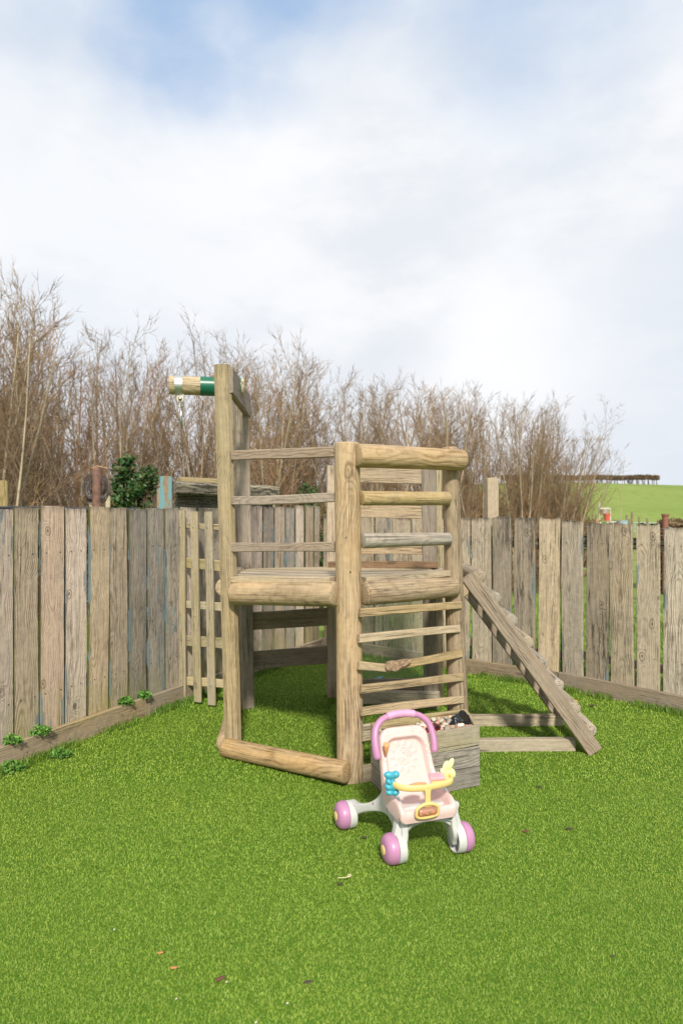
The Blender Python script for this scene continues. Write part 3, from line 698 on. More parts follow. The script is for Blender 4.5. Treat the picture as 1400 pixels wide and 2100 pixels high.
# clear plastic sheet on the rear right side
m, T = newmat('scratched_clear_plastic')
P = T.n('ShaderNodeTexCoord').outputs['Object']
b1 = T.n('ShaderNodeBsdfTransparent'); b1.inputs[0].default_value = (.93, .96, .95, 1)
b2 = T.n('ShaderNodeBsdfGlossy'); b2.inputs['Roughness'].default_value = .12
b3 = T.n('ShaderNodeBsdfDiffuse'); b3.inputs[0].default_value = (.6, .66, .68, 1)
ms = T.n('ShaderNodeMixShader'); ms.inputs[0].default_value = .1; T.L(b1.outputs[0], ms.inputs[1]); T.L(b2.outputs[0], ms.inputs[2])
m2 = T.n('ShaderNodeMixShader'); T.put(m2.inputs[0], T.ss(T.noise(P, 5, 5, .7), .3, .8, .03, .13)); T.L(ms.outputs[0], m2.inputs[1]); T.L(b3.outputs[0], m2.inputs[2])
o = T.n('ShaderNodeOutputMaterial'); T.L(m2.outputs[0], o.inputs[0]); M_clear = m
M, Ln = frame(W(690, 1310, 4.90), W(869, 1312, 4.67), (0, 0, 1))
bm = extr([(-.27, 0), (.27, 0), (.27, Ln), (-.27, Ln)], .004, 0, 'uz'); bm_obj('clear_panel', bm, M_clear, CF, M)
# ladder
Ft0, Ft1 = Vector((.700, 3.79, 1.0)), Vector((1.405, 3.80, .02))
Fb0, Fb1 = Vector((.700, 4.42, 1.0)), Vector((1.430, 4.38, .02))
LD = 'ladder_side'
sd = (Ft1-Ft0).normalized(); nrm = Vector((0, 1, 0)).cross(sd)
if nrm.z < 0: nrm = -nrm
l1 = plank(LD, Ft0, Ft1, .085, .045, nrm, M_ladd, CF, ch=.004, segs=10, nails=[(.0, 1.05)])
plank(LD, Fb0, Fb1, .085, .045, nrm, M_ladd, CF, ch=.004, segs=10)
tot = (Ft1-Ft0).length
for i in range(8):
    s = .045+i*.152*(.99)
    c_ = Ft0+sd*s+nrm*.048
    c2 = Fb0+(Fb1-Fb0).normalized()*s+nrm*.048
    q = .012*math.sin(i*1.7)
    log('ladder_rung', (c_.x, c_.y-.005+q, c_.z), (c2.x, c2.y+.03, c2.z), .036, M_greylog, CF, bev=.010, sides=18, wdir=nrm)
plank('ground_beam', W(955, 1528, 3.86), W(1176, 1526, 3.87), .07, .05, (0, 0, 1), M_beam, CF, ch=.004)
plank('ground_beam', W(955, 1477, 4.32), W(1150, 1477, 4.33), .07, .05, (0, 0, 1), M_beam, CF, ch=.004)

# ================================================================== PLANTER BOX
bFR, bFL, bBL, bBR = Vector((.675, 3.365, 0)), Vector((.215, 3.165, 0)), Vector((.15, 3.40, 0)), Vector((.665, 3.64, 0))
PB = thing('planter_box', 'open box of grey green boards full of pebbles beside the climbing frame', 'planter', (.43, 3.39, 0))
hb = .096
for i in range(3):
    z = .005+hb/2+i*(hb+.0025); mt = [M_boxg, M_boxg, M_box][i]
    plank('side_board', (bFL.x, bFL.y, z), (bFR.x, bFR.y, z+(.004 if i == 2 else 0)), hb, .020, (0, 0, 1), mt, PB, ch=.002, segs=8, nails=[(.02, .50), (-.02, .50), (.0, .02)], nside=-1)
    plank('side_board', (bFR.x-.008, bFR.y+.011, z), (bBR.x-.008, bBR.y-.011, z), hb, .018, (0, 0, 1), mt, PB, ch=.002)
    plank('side_board', (bFL.x+.008, bFL.y+.012, z), (bBL.x+.008, bBL.y-.011, z), hb, .018, (0, 0, 1), mt, PB, ch=.002)
    plank('side_board', (bBL.x, bBL.y, z), (bBR.x, bBR.y, z+(.006 if i == 2 else 0)), hb, .020, (0, 0, 1), M_box, PB, ch=.002, segs=8)
plank('corner_block', (.625, 3.585, .01), (.625, 3.585, .272), .036, .034, (1, .4, 0), M_trel, PB)
# black liner
M_liner = plain('black_plastic_liner', (.012, .014, .016), .28, .3, 20, bump=.5)
rs = random.Random(5); bm = bmesh.new(); gx, gy = 22, 12; grid = []
for j in range(gy+1):
    row = []
    for i in range(gx+1):
        u, v_ = i/gx, j/gy
        p = (bFL.lerp(bFR, u)).lerp(bBL.lerp(bBR, u), v_); c_ = Vector((.43, 3.39, 0)); p = c_+(p-c_)*.93
        e = max(abs(u*2-1), abs(v_*2-1)); z = .228+.035*max(0, (e-.8)/.2)+rs.uniform(-.006, .006)
        if u > .86 and v_ > .35: z += .035*(u-.86)/.14+rs.uniform(0, .012)
        row.append(bm.verts.new((p.x, p.y, z)))
    grid.append(row)
for j in range(gy):
    for i in range(gx): bm.faces.new([grid[j][i], grid[j][i+1], grid[j+1][i+1], grid[j+1][i]])
lo = bm_obj('liner', bm, M_liner, PB, smooth=180)
# crumpled corner of the liner bag
bm = bmesh.new(); bmesh.ops.create_icosphere(bm, subdivisions=4, radius=1)
for v_ in bm.verts:
    q = v_.co; f = 1+.28*math.sin(q.x*5+q.z*7)*math.sin(q.y*6+1)+.14*math.sin(q.z*15+q.x*9)
    v_.co = Vector((q.x*.036*f, q.y*.03*f, q.z*.036*f+(.012*max(0, q.z)**2)))
bm_obj('liner_fold', bm, M_liner, lo, Matrix.Translation((.585, 3.485, .262)), 180)
# pebbles
def peb_mat(name, c, c2):
    m, T = newmat(name); P = T.n('ShaderNodeTexCoord').outputs['Object']; rn = T.n('ShaderNodeObjectInfo').outputs['Random']
    Q = T.v('ADD', P, T.comb(T.m('MULTIPLY', rn, 9.), rn, rn))
    col = T.mix(T.ss(T.noise(Q, 60, 4), .35, .65), c, c2); hs = T.n('ShaderNodeHueSaturation'); T.L(col, hs.inputs['Color'])
    T.put(hs.inputs['Value'], T.m('ADD', .65, T.m('MULTIPLY', rn, .6))); fin_mat(T, hs.outputs[0], .6, T.noise(Q, 200, 3), .3, .001); return m
PM = [peb_mat('buff_pebble', (.52, .38, .25), (.40, .28, .18)), peb_mat('pink_pebble', (.46, .25, .17), (.36, .2, .14)), peb_mat('grey_pebble', (.33, .30, .25), (.22, .2, .17)), peb_mat('white_pebble', (.70, .64, .52), (.52, .47, .38))]
proto = []
for k in range(4):
    bm = bmesh.new(); bmesh.ops.create_icosphere(bm, subdivisions=3, radius=1); a_ = [random.uniform(0, 6) for _ in range(4)]
    for v_ in bm.verts:
        q = v_.co; f = 1+.12*math.sin(q.x*2.3+a_[0])+.10*math.sin(q.y*3+a_[1])+.08*math.sin(q.z*3.3+a_[2])
        v_.co = Vector((q.x*1.3*f, q.y*.95*f, q.z*.68*f))
    bmesh.ops.recalc_face_normals(bm, faces=bm.faces)
    me = bpy.data.meshes.new('pebble'); bm.to_mesh(me); bm.free(); me.materials.append(PM[k]); me.polygons.foreach_set('use_smooth', [True]*len(me.polygons)); proto.append(me)
names_ = ['buff', 'pink', 'grey', 'white']
rs = random.Random(12)
spots = []
for lay in range(3):
    for _ in range(400):
        u, v_ = rs.uniform(.05, .95), rs.uniform(.08, .92)
        if lay and not (u > .45): continue
        if u > .84 and v_ > .4: continue
        p = (bFL.lerp(bFR, u)).lerp(bBL.lerp(bBR, u), v_); z = .246+lay*.012+.010*(u > .6)
        if all((p.x-s[0])**2+(p.y-s[1])**2+(z-s[2])**2 > (.024)**2 for s in spots) and len(spots) < 150: spots.append((p.x, p.y, z))
for i, (x, y, z) in enumerate(spots):
    k = rs.choice([0, 0, 1, 1, 2, 3]); o = bpy.data.objects.new('pebble', proto[k]); COL.objects.link(o)
    s = rs.uniform(.011, .017); o.scale = (s, s, s); o.location = (x, y, z); o.rotation_euler = (rs.uniform(-.6, .6), rs.uniform(-.6, .6), rs.uniform(0, 6.28))
    tag(o, ['small buff pebble lying in the planter box', 'small pinkish brown pebble lying in the planter box', 'small grey pebble lying in the planter box', 'small off white pebble lying in the planter box'][k], 'pebble', 'pebbles in the planter box')
# red toy car among the pebbles
M_red = plain('red_plastic', (.55, .012, .015), .25, .1, 30); M_blk = plain('black_rubber', (.012, .012, .013), .4, .2, 30); M_wht = plain('white_print', (.75, .72, .68), .4)
def toy_car(loc, rz, label, mat, sc=1.):
    t = thing('toy_car', label, 'toy car', loc, rotz=rz)
    o = [(-.045, -.012), (.045, -.012), (.05, -.002), (.046, .008), (.022, .012), (.008, .028), (-.022, .028), (-.034, .012), (-.047, .01), (-.05, -.002)]
    bm_obj('body', extr([(a*sc, b*sc) for a, b in o][::-1], .046*sc, .006*sc, 'uz'), mat, t, smooth=40, local=True)
    for a in (-.028, .03):
        for b in (-1, 1):
            v, f = lathe([(0, -.006*sc), (.012*sc, -.006*sc), (.014*sc, -.003*sc), (.014*sc, .003*sc), (.012*sc, .006*sc), (0, .006*sc)], 18)
            mk('wheel', v, f, M_blk, t, Matrix.Translation((a*sc, b*.026*sc, -.010*sc)) @ Matrix.Rotation(R(90), 4, 'Z'), 40, local=True)
    bm_obj('window', extr([(.004*sc, .013*sc), (-.018*sc, .013*sc), (-.018*sc, .025*sc), (-.003*sc, .025*sc)], .049*sc, 0, 'uz'), M_blk, t, local=True)
    bm_obj('stripe', extr([(.022*sc, -.007*sc), (.048*sc, -.007*sc), (.048*sc, .010*sc), (.022*sc, .0135*sc)], .012*sc, 0, 'uz'), M_wht, t, local=True)
    return t
toy_car((.365, 3.335, .272), 2.6, 'shiny red toy car lying among the pebbles behind the pink handle', M_red, 1.1)
M_maroon = plain('dark_red_plastic', (.09, .008, .012), .3, .2, 30)
toy_car((.465, 3.375, .275), .5, 'dark maroon toy car with pale marks lying in the planter box', M_maroon, 1.0)
# grey hooded toy with a red inside lying behind the planter
TH = thing('toy_hood', 'grey arched plastic toy with a dark red inside lying behind the planter box', 'toy', (.50, 3.85, 0), rotz=.35)
M_gpl = plain('faded_grey_plastic', (.36, .34, .32), .55, .15, 9, dirt=(.2, .17, .13), dirtamt=.5)
arc = []
for k in range(15):
    a = math.pi*k/14; arc.append((-.20*math.cos(a), .06+.145*math.sin(a)**.8))
outer = [(-.2, .0)]+arc+[(.2, .0)]; inner = [(.155, .0)]+[(x*.78, z*.80) for x, z in arc[::-1]]+[(-.155, .0)]
bm_obj('shell', extr(outer+inner, .10, .008, 'uz'), M_gpl, TH, smooth=40, local=True)
bm_obj('inside', extr([(-.17, .0)]+[(x*.86, z*.87) for x, z in arc]+[(.17, .0)], .02, 0, 'uz'), M_maroon, TH, Matrix.Translation((0, .035, 0)), local=True)

# ================================================================== TOY STROLLER
M_pink = plain('pale_pink_plastic', (.63, .46, .43), .42, .035, 7, spec=.4, dirt=(.55, .42, .33), dirtamt=.22, **{'Subsurface Weight': .0})
M_mauve = plain('mauve_plastic', (.43, .195, .34), .38, .05, 9, dirt=(.42, .26, .34), dirtamt=.25)
M_mauve2 = plain('pink_grip_plastic', (.58, .29, .46), .42, .04, 9)
M_white = plain('grey_white_plastic', (.50, .50, .485), .45, .05, 8, dirt=(.33, .30, .24), dirtamt=.4)
M_yel = plain('soft_yellow_plastic', (.70, .51, .19), .42, .04, 8, dirt=(.55, .4, .2), dirtamt=.25)
M_blu = plain('turquoise_plastic', (.05, .34, .44), .4, .15, 30)
M_lime = plain('pale_lime_plastic', (.68, .75, .32), .4, .08, 20)
M_cone = plain('tan_plastic', (.66, .33, .15), .45, .1, 20)
M_dpink = plain('dusty_pink_plastic', (.68, .33, .38), .4, .06, 20)
fx, fy = .32, -.947
M_ = None
ST = thing('toy_stroller', 'pale pink toy doll stroller with mauve wheels standing on the turf', 'toy stroller', (.335, 2.665, 0), rotz=math.atan2(fx, -fy))
# local axes: x = right, -y = forward (towards camera), z up.  v forward -> y = -v
def wheel(u, v_, side, r=.0575):
    wd = [(0, .034), (.018, .034), (.030, .0325), (.042, .029), (.051, .022), (.056, .012), (r, .002), (r, -.012), (.054, -.0135), (0, -.0135)]
    q = lambda P_: [(a, b*side) for a, b in P_]
    Mx = Matrix.Translation((u, -v_, r+.002))
    v, f = lathe(q(wd), 44); 
    w_ = mk('wheel', v, f, M_mauve, ST, Mx, 40, local=True)
    v, f = lathe(q([(0, .0385), (.012, .038), (.018, .036), (.0195, .032)]), 28); mk('hub_cap', v, f, M_yel, w_, None, 50, local=True)
    v, f = lathe(q([(.0545, -.014), (.0565, -.0145), (.057, -.026), (.055, -.045), (.0515, -.047), (.0505, -.044), (.0505, -.019), (0, -.019)]), 40)
    rim = mk('rim', v, f, M_white, w_, None, 40, local=True)
    v, f = lathe(q([(0, -.019), (.011, -.019), (.011, -.04), (.008, -.042), (0, -.042)]), 20); mk('axle_boss', v, f, M_white, w_, None, 40, local=True)
    for k in range(6):
        a = k*math.pi/3+.3
        bm = bmesh.new(); bmesh.ops.create_cube(bm, size=1); bmesh.ops.scale(bm, vec=(.016, .003, .042), verts=bm.verts)
        bmesh.ops.translate(bm, vec=(-side*.027, 0, .030), verts=bm.verts)
        bmesh.ops.rotate(bm, cent=(0, 0, 0), matrix=Matrix.Rotation(a, 3, 'X'), verts=bm.verts)
        bm_obj('spoke', bm, M_white, w_, None, local=True)
for (u, v_, sd_) in ((-.152, .0, -1), (.158, .0, 1), (-.232, -.335, -1), (.232, -.335, 1)): wheel(u, v_, sd_)
# side panels (one per side), rear leg splayed outward
def side_panel(sg):
    key = [(.020, .055), (.034, .085), (.030, .125), (.020, .165), (-.02, .205), (-.085, .245), (-.120, .275), (-.145, .268), (-.158, .235), (-.185, .185), (-.235, .142), (-.30, .118), (-.355, .112), (-.375, .085), (-.365, .052), (-.33, .040), (-.305, .062), (-.26, .092), (-.20, .118), (-.145, .128), (-.10, .122), (-.060, .105), (-.035, .08), (-.022, .052), (-.010, .036), (.010, .036)]
    pts = [(p.x, p.y) for p in spline([(a, b, 0) for a, b in key], 4, closed=True)]
    bm = extr([(-a, b) for a, b in pts], .026, .007, 'vz', 3)
    # subdivide long cap for the splay: bend by position
    bmesh.ops.triangulate(bm, faces=[f for f in bm.faces if len(f.verts) > 4])
    for v_ in bm.verts:
        vv = -v_.co.y; t = max(0, min(1, (-.12-vv)/.22)); t = t*t*(3-2*t)
        tf = max(0, min(1, (.12-v_.co.z)/.08))*(vv > -.1)
        th = 1+.35*t
        v_.co.x = sg*(.105+.012*tf+t*.082) + v_.co.x*th
    o = bm_obj('side_frame', bm, M_white, ST, smooth=45, local=True)
    # raised swirl and studs
    sx = sg*(.105+.0145)
    sp = [( -.115+.020*(1-k/26)*math.cos(k*.55), .200+.020*(1-k/26)*math.sin(k*.55)) for k in range(26)]
    tube('swirl', [(sx, -a-0, b) for a, b in [( -.128, .150), (-.122, .168), (-.1, .178)]]+[(sx, -a, b) for a, b in sp], .0036, M_white, o, sides=8, local=True)
    for (a, b, r_) in ((-.05, .165, .006), (-.02, .145, .005), (-.0, .122, .006), (.006, .10, .0045), (-.148, .27, .005), (-.075, .135, .0035)):
        v, f = lathe([(r_, 0), (r_*.8, .0022), (0, .003)], 16); mk('stud', [(sg*x, y, z) for x, y, z in v], f, M_white, o, Matrix.Translation((sx-.001*sg+(.012*sg if b < .11 else 0), -a, b)), 60, local=True)
    # screw on rear leg
    v, f = lathe([(.0045, 0), (.0035, .002), (0, .002)], 12); mk('screw_head', [(sg*x, y, z) for x, y, z in v], f, M_rust, o, Matrix.Translation((sg*.148, .205, .150)), 60, local=True)
    return o
side_panel(-1); side_panel(1)
# front arch under the seat
key = [(-.118, .205), (.118, .205), (.130, .165), (.142, .12), (.150, .085), (.146, .058), (.128, .050), (.116, .078), (.095, .112), (.06, .134), (.0, .143), (-.06, .134), (-.095, .112), (-.116, .078), (-.128, .050), (-.146, .058), (-.150, .085), (-.142, .12), (-.130, .165)]
pts = [(p.x, p.y) for p in spline([(a, b, 0) for a, b in key], 4, closed=True)]
FA = bm_obj('front_arch', extr(pts, .038, .006, 'uz', 3), M_white, ST, Matrix.Translation((0, -.008, 0)) @ Matrix.Rotation(R(-6), 4, 'X'), 45, local=True)
for s_ in (-1, 1):
    tube('raised_line', [(s_*.104, -.036, .175), (s_*.116, -.032, .120), (s_*.088, -.034, .142), (s_*.045, -.036, .157), (s_*.03, -.037, .175)], .0016, M_white, FA, sides=6, local=True, M=Matrix.Rotation(R(0), 4, 'X'))
bm_obj('rear_crossbar', extr([(-.20, .07), (.20, .07), (.20, .095), (-.20, .095)], .02, .006, 'uz'), M_white, ST, Matrix.Translation((0, .33, 0)), 45, local=True)
# seat shell
def seat():
    prof = spline([(-.186, .452, 0), (-.172, .418, 0), (-.150, .36, 0), (-.122, .295, 0), (-.098, .245, 0), (-.078, .222, 0), (-.045, .214, 0), (.0, .214, 0), (.035, .214, 0), (.058, .207, 0), (.066, .190, 0), (.063, .165, 0)], 12)
    L = [0]
    for a, b in zip(prof, prof[1:]): L.append(L[-1]+(b-a).length)
    tot = L[-1]; NS_, NT_ = 132, 88
    def pos(s):
        s *= tot
        for i in range(len(L)-1):
            if s <= L[i+1]+1e-9:
                t = (s-L[i])/(L[i+1]-L[i]); p = prof[i].lerp(prof[i+1], t); d_ = (prof[i+1]-prof[i]).normalized(); return p, d_
        return prof[-1], (prof[-1]-prof[-2]).normalized()
    sb = .53   # where back meets seat (fraction)
    V1 = []; V2 = []
    def halfw(s):
        a = s*tot; w_ = .107+.012*min(1, s/.6)
        rc = .05
        if a < rc: w_ -= rc*(1-math.sqrt(max(0, 1-(1-a/rc)**2)))
        e = tot-a
        if e < .02: w_ -= .02*(1-math.sqrt(max(0, 1-(1-e/.02)**2)))*.6
        return w_
    def sst(x, a, b): t = max(0, min(1, (x-a)/(b-a))); return t*t*(3-2*t)
    # sun centre on the back
    sc_, tc = .265*tot, -.006
    for i in range(NS_+1):
        s = i/NS_; p, d_ = pos(s); nx_, nz_ = -d_.y, d_.x     # normal of the (v,z) profile facing forward/up
        if nx_ < 0 and nz_ < 0: nx_, nz_ = -nx_, -nz_
        n2_ = Vector((-d_.y, d_.x)); 
        hw = halfw(s)
        for j in range(NT_+1):
            t = -1+2*j/NT_; x = t*hw
            ed = hw-abs(x); a = s*tot; e = tot-a
            dep = 0.
            # recess: arch shaped in the back, pan shaped in the seat
            arch = ed-.020
            top = a-.040; 
            if top < .05 and arch < .05:
                q = .05-math.hypot(max(0, .05-top), max(0, .05-arch)); rim = min(q, 1)
            else: rim = min(top, arch)
            if a > sb*tot: rim = min(rim, e-.052)
            dep = .024*sst(rim, 0, .016)
            # side wings swell around the junction
            wing = sst(.030-ed, 0, .02)*sst(a, .36*tot, .56*tot)*sst(e, .02, .09)
            h = -dep+.020*wing
            # lowered notch in front middle
            # sun relief: spiral with rays
            dx, da = x-tc, a-sc_; rr_ = math.hypot(dx, da); th = math.atan2(da, dx)
            if rr_ < .036:
                ph_ = (rr_/.0078-th/(2*math.pi)) % 1; h += .0038*max(0, 1-abs(ph_-.5)*3.2) if rr_ > .003 else .002
            elif .042 < rr_ < .062 and a > .05:
                k = (th/(2*math.pi)*11) % 1; h += .0034*max(0, 1-abs(k-.5)*2*(1+(rr_-.042)*90)*.9)
            # small round studs on rim
            for (su, sx) in ((.018, -.03), (.016, .035), (.024, -.075), (.022, .08), (.085, .097), (.11, .098), (.135, .099), (.12, -.098)):
                r2 = math.hypot(a-su, x-sx)
                if r2 < .011: h += .003*max(0, 1-abs(r2-.0075)/.0025)
            er = max(0, .012-ed); h -= (.012-math.sqrt(max(0, .012**2-er**2)))
            er = max(0, .010-a); h -= (.010-math.sqrt(max(0, .010**2-er**2)))
            vv = p.x+n2_.x*-h*-1 if False else p.x+nx_*h; zz = p.y+nz_*h
            V1.append((x, -vv, zz))
            bt = .034+.012*sst(a, .35*tot, .6*tot)
            if e < .06: bt = .046-.02*(1-e/.06)
            V2.append((x*.985, -(p.x-nx_*bt), p.y-nz_*bt))
    n1 = len(V1); fs = []; w1 = NT_+1
    for i in range(NS_):
        for j in range(NT_):
            a = i*w1+j; fs.append([a, a+1, a+1+w1, a+w1]); fs.append([n1+a, n1+a+w1, n1+a+1+w1, n1+a+1])
    for j in range(NT_):
        fs.append([j+1, j, n1+j, n1+j+1]); a = NS_*w1+j; fs.append([a, a+1, n1+a+1, n1+a])
    for i in range(NS_):
        a = i*w1; fs.append([a, a+w1, n1+a+w1, n1+a]); a = i*w1+NT_; fs.append([a+w1, a, n1+a, n1+a+w1])
    bm = bmesh.new(); vv_ = [bm.verts.new(q) for q in V1+V2]; 
    for f in fs: bm.faces.new([vv_[k] for k in f])
    return bm_obj('seat', bm, M_pink, ST, smooth=55, local=True)
SE = seat(); SE.location = (-.022, 0, .010)
# handle
hp = spline([(-.126, .140, .352), (-.130, .150, .385), (-.129, .166, .425), (-.118, .182, .462), (-.088, .194, .490), (-.045, .200, .503), (0, .202, .506), (.045, .200, .503), (.088, .194, .490), (.118, .182, .462), (.129, .166, .425), (.130, .150, .385), (.126, .140, .352)], 6)
n_ = len(hp); hr = [(.0178-.0035*math.sin(math.pi*i/(n_-1))) * (.75 if i in (0, n_-1) else 1) for i in range(n_)]
HA = tube('handle', hp, hr, M_mauve, ST, sides=20, local=True, sy=.85, M=Matrix.Translation((-.026, 0, .003)))
gp = [p for p in hp if abs(p.x) < .062]
gr = [.0152+(.0012 if (i % 2 == 0 and (abs(gp[i].x) > .028)) else 0) for i in range(len(gp))]
gp2 = spline(gp, 4); 
gr2 = [.0150+.0014*(.5+.5*math.cos(p.x*900))*(1 if .022 < abs(p.x) < .06 else 0) for p in gp2]
tube('grip', gp2, gr2, M_mauve2, HA, sides=20, local=True)
# cone in the rim (ice cream holder)
v, f = lathe([(0, 0), (.008, .0), (.0100, .003), (.0095, .008), (.004, .040), (0, .043)], 18)
mk('cone_holder', v, f, M_cone, ST, Matrix.Translation((-.119, .128, .418)) @ Matrix.Scale(1.35, 4) @ Matrix.Rotation(R(12), 4, 'X') @ Matrix.Rotation(R(90), 4, 'Y'), 50, local=True)
# tray bar
tb = spline([(-.122, .035, .300), (-.128, -.005, .300), (-.112, -.045, .298), (-.075, -.068, .297), (-.02, -.078, .297), (.04, -.076, .299), (.088, -.066, .301), (.108, -.040, .303), (.112, .0, .305), (.110, .035, .306)], 6)
v, f = tube_mesh(tb, .0125, 16, sy=.5)
TB = mk('tray', v, f, M_yel, ST, Matrix.Translation((-.024, 0, .012)), 50, local=True)
bm = extr([(.010, -.070), (.035, -.072), (.085, -.062), (.103, -.038), (.104, .006), (.035, -.002)], .006, .002, 'uv'); bm_obj('tray_plate', bm, M_yel, TB, Matrix.Translation((0, 0, .303)), 40, local=True)
bm = extr([(.012, -.050), (.072, -.058), (.088, -.012), (.028, -.002)], .012, .0025, 'uv'); bm_obj('play_book', bm, M_dpink, TB, Matrix.Translation((0, 0, .3135)) , 40, local=True)
bm = extr([(p.x, p.y) for p in spline([(-.075, -.058, 0), (-.02, -.064, 0), (.0, -.04, 0), (-.03, -.025, 0), (-.07, -.035, 0)], 4, True)], .004, .001, 'uv'); bm_obj('tray_dish', bm, M_cone, TB, Matrix.Translation((0, 0, .298)), 40, local=True)
# stalk with roller
bm = extr([(-.012, .300), (.022, .300), (.016, .275), (.015, .235), (.022, .222), (-.012, .222), (-.004, .235), (-.006, .275)][::-1], .012, .003, 'uz'); 
SK = bm_obj('stalk', bm, M_yel, ST, Matrix.Translation((-.042, -.078, .016)), 45, local=True)
lp = spline([(-.022, -.004, .229), (-.038, -.004, .220), (-.042, -.002, .203), (-.036, 0, .186), (.0, 0, .181), (.042, 0, .186), (.048, -.002, .203), (.044, -.004, .220), (.025, -.004, .230), (.0, -.004, .233)], 5, True)
tube('roller_frame', lp, .0065, M_yel, SK, sides=12, closed=True, local=True)
m, T = newmat('clear_amber_plastic'); b1 = T.n('ShaderNodeBsdfTransparent'); b1.inputs[0].default_value = (.85, .62, .48, 1); b2 = T.n('ShaderNodeBsdfPrincipled'); b2.inputs['Base Color'].default_value = (.65, .42, .30, 1); b2.inputs['Roughness'].default_value = .15
ms = T.n('ShaderNodeMixShader'); ms.inputs[0].default_value = .35; T.L(b1.outputs[0], ms.inputs[1]); T.L(b2.outputs[0], ms.inputs[2]); o = T.n('ShaderNodeOutputMaterial'); T.L(ms.outputs[0], o.inputs[0]); M_amb = m
v, f = lathe([(0, -.036), (.0155, -.036), (.0175, -.033), (.0175, .033), (.0155, .036), (0, .036)], 28); mk('bead_roller', v, f, M_amb, SK, Matrix.Translation((.003, .002, .204)), 40, local=True)
rs = random.Random(3)
bc = [plain('bead_yellow', (.8, .55, .03), .3), plain('bead_red', (.6, .04, .03), .3), plain('bead_green', (.02, .25, .12), .3), plain('bead_orange', (.75, .25, .03), .3)]
for i in range(9):
    bm = bmesh.new(); bmesh.ops.create_icosphere(bm, subdivisions=2, radius=.0052)
    bm_obj('bead', bm, bc[i % 4], SK, Matrix.Translation((-.025+i*.007, .002+rs.uniform(-.008, .002), .1935+rs.uniform(0, .005))), 180, local=True)
# turquoise and lime figures at the tray ends (rounded leaf clusters)
def lobes(name, mat, base, lobes_, par):
    bm = bmesh.new()
    for (x, y, z, rx, ry, rz, ang) in lobes_:
        g = bmesh.ops.create_icosphere(bm, subdivisions=3, radius=1)['verts']
        bmesh.ops.scale(bm, vec=(rx, ry, rz), verts=g); bmesh.ops.rotate(bm, cent=(0, 0, 0), matrix=Matrix.Rotation(ang, 3, 'Y'), verts=g); bmesh.ops.translate(bm, vec=(x, y, z), verts=g)
    return bm_obj(name, bm, mat, par, Matrix.Translation(base) @ Matrix.Scale(1.3, 4), 180, local=True)
lobes('turquoise_ornament', M_blu, (-.128, -.006, .300), [(-.006, 0, .024, .020, .012, .012, .3), (.010, -.003, .026, .012, .012, .011, -.5), (-.012, -.002, .008, .011, .012, .009, 1.), (-.012, -.003, -.008, .013, .011, .009, .5), (.008, -.004, -.010, .012, .011, .010, -.6), (-.008, -.003, -.024, .013, .011, .009, .2), (.009, -.004, -.026, .012, .011, .010, -.2), (0, -.001, 0, .010, .010, .024, 0)], TB)
lobes('lime_ornament', M_lime, (.112, -.004, .310), [(-.006, .0, .020, .012, .008, .018, .3), (.006, -.002, .026, .009, .008, .020, .5), (-.016, -.001, .006, .010, .008, .013, -.8), (.012, -.002, -.002, .011, .008, .016, -.3), (-.002, 0, .0, .012, .009, .014, 0), (-.018, -.001, -.010, .009, .007, .012, .6)], TB)

# ================================================================== BEYOND THE LEFT FENCE
# weathered timber structure with a blue flaking board
TS = thing('timber_shelter', 'low timber shelter with black weathered top and blue flaking end board behind the left fence', 'shelter', (-1.5, 7.2, 0))
a = W(341, 1040, 6.7); plank('end_board', (a.x, 6.7, .0), (a.x, 6.7, W(0, 976, 6.7).z), .115, .05, (1, .2, 0), M_blue, TS, segs=10, rag=.01)
a = W(330, 1040, 6.78); plank('end_board', (a.x, 6.78, .0), (a.x, 6.78, W(0, 1000, 6.7).z), .07, .05, (1, .2, 0), M_blue, TS, segs=10, rag=.01)
a = W(352, 1000, 6.75); b = W(562, 1008, 7.9)
plank('top_beam', (a.x, 6.75, a.z+.0), (b.x, 7.9, b.z), .125, .16, (0, -.25, 1), M_dark, TS, ch=.02, segs=14, warp=.006)
plank('top_beam', (a.x+.02, 6.95, a.z+.05), (a.x+.50, 7.40, a.z+.035), .13, .10, (0, -.6, 1), M_mossy, TS, ch=.02, segs=14, warp=.006)
a = W(357, 1045, 6.9); b = W(556, 1045, 8.0); plank('dark_recess_panel', (a.x, 7.0, 1.15), (b.x, 8.1, 1.15), .8, .03, (0, 0, 1), M_dark, TS, segs=8)  # dark board added in place of the shaded space under the roof
# sculpture post with coiled wire wings
SP = thing('carved_post', 'brown rounded post with coiled wire hoops and a pale band behind the left fence', 'post', (W(201, 0, 6.4).x, 6.4, 0))
M_brn = plain('brown_stained_wood', (.16, .085, .06), .75, .3, 20, bump=.6); M_band = plain('pale_tan_band', (.45, .28, .14), .7, .15, 20); M_wirebr = plain('dark_rusty_wire', (.07, .055, .055), .6, .3, 30)
c_ = W(201, 1040, 6.4); zt = W(0, 958, 6.4).z
log('post_shaft', (c_.x, 6.4, 0), (c_.x-.01, 6.4, zt), .046, M_brn, SP, bev=.03, wob=.05)
log('pale_band', (c_.x, 6.395, W(0, 1028, 6.4).z), (c_.x, 6.395, W(0, 1012, 6.4).z), .049, M_band, SP, bev=.004)
for k in range(9):
    r_ = .03+.012*k; sgn = -1
    zc = W(0, 1005, 6.4).z+.01; 
    for sg in (-1, 1):
        if sg == 1 and k > 6: continue
        pts = [(c_.x+sg*(.035+r_*.75*math.sin(t)), 6.4+.03*math.cos(t*2+k), zc+(r_*1.15)*math.cos(t)*1.05) for t in [j*math.pi/12 for j in range(13)]]
        tube('wire_hoop', pts, .0055, M_wirebr, SP, sides=5)
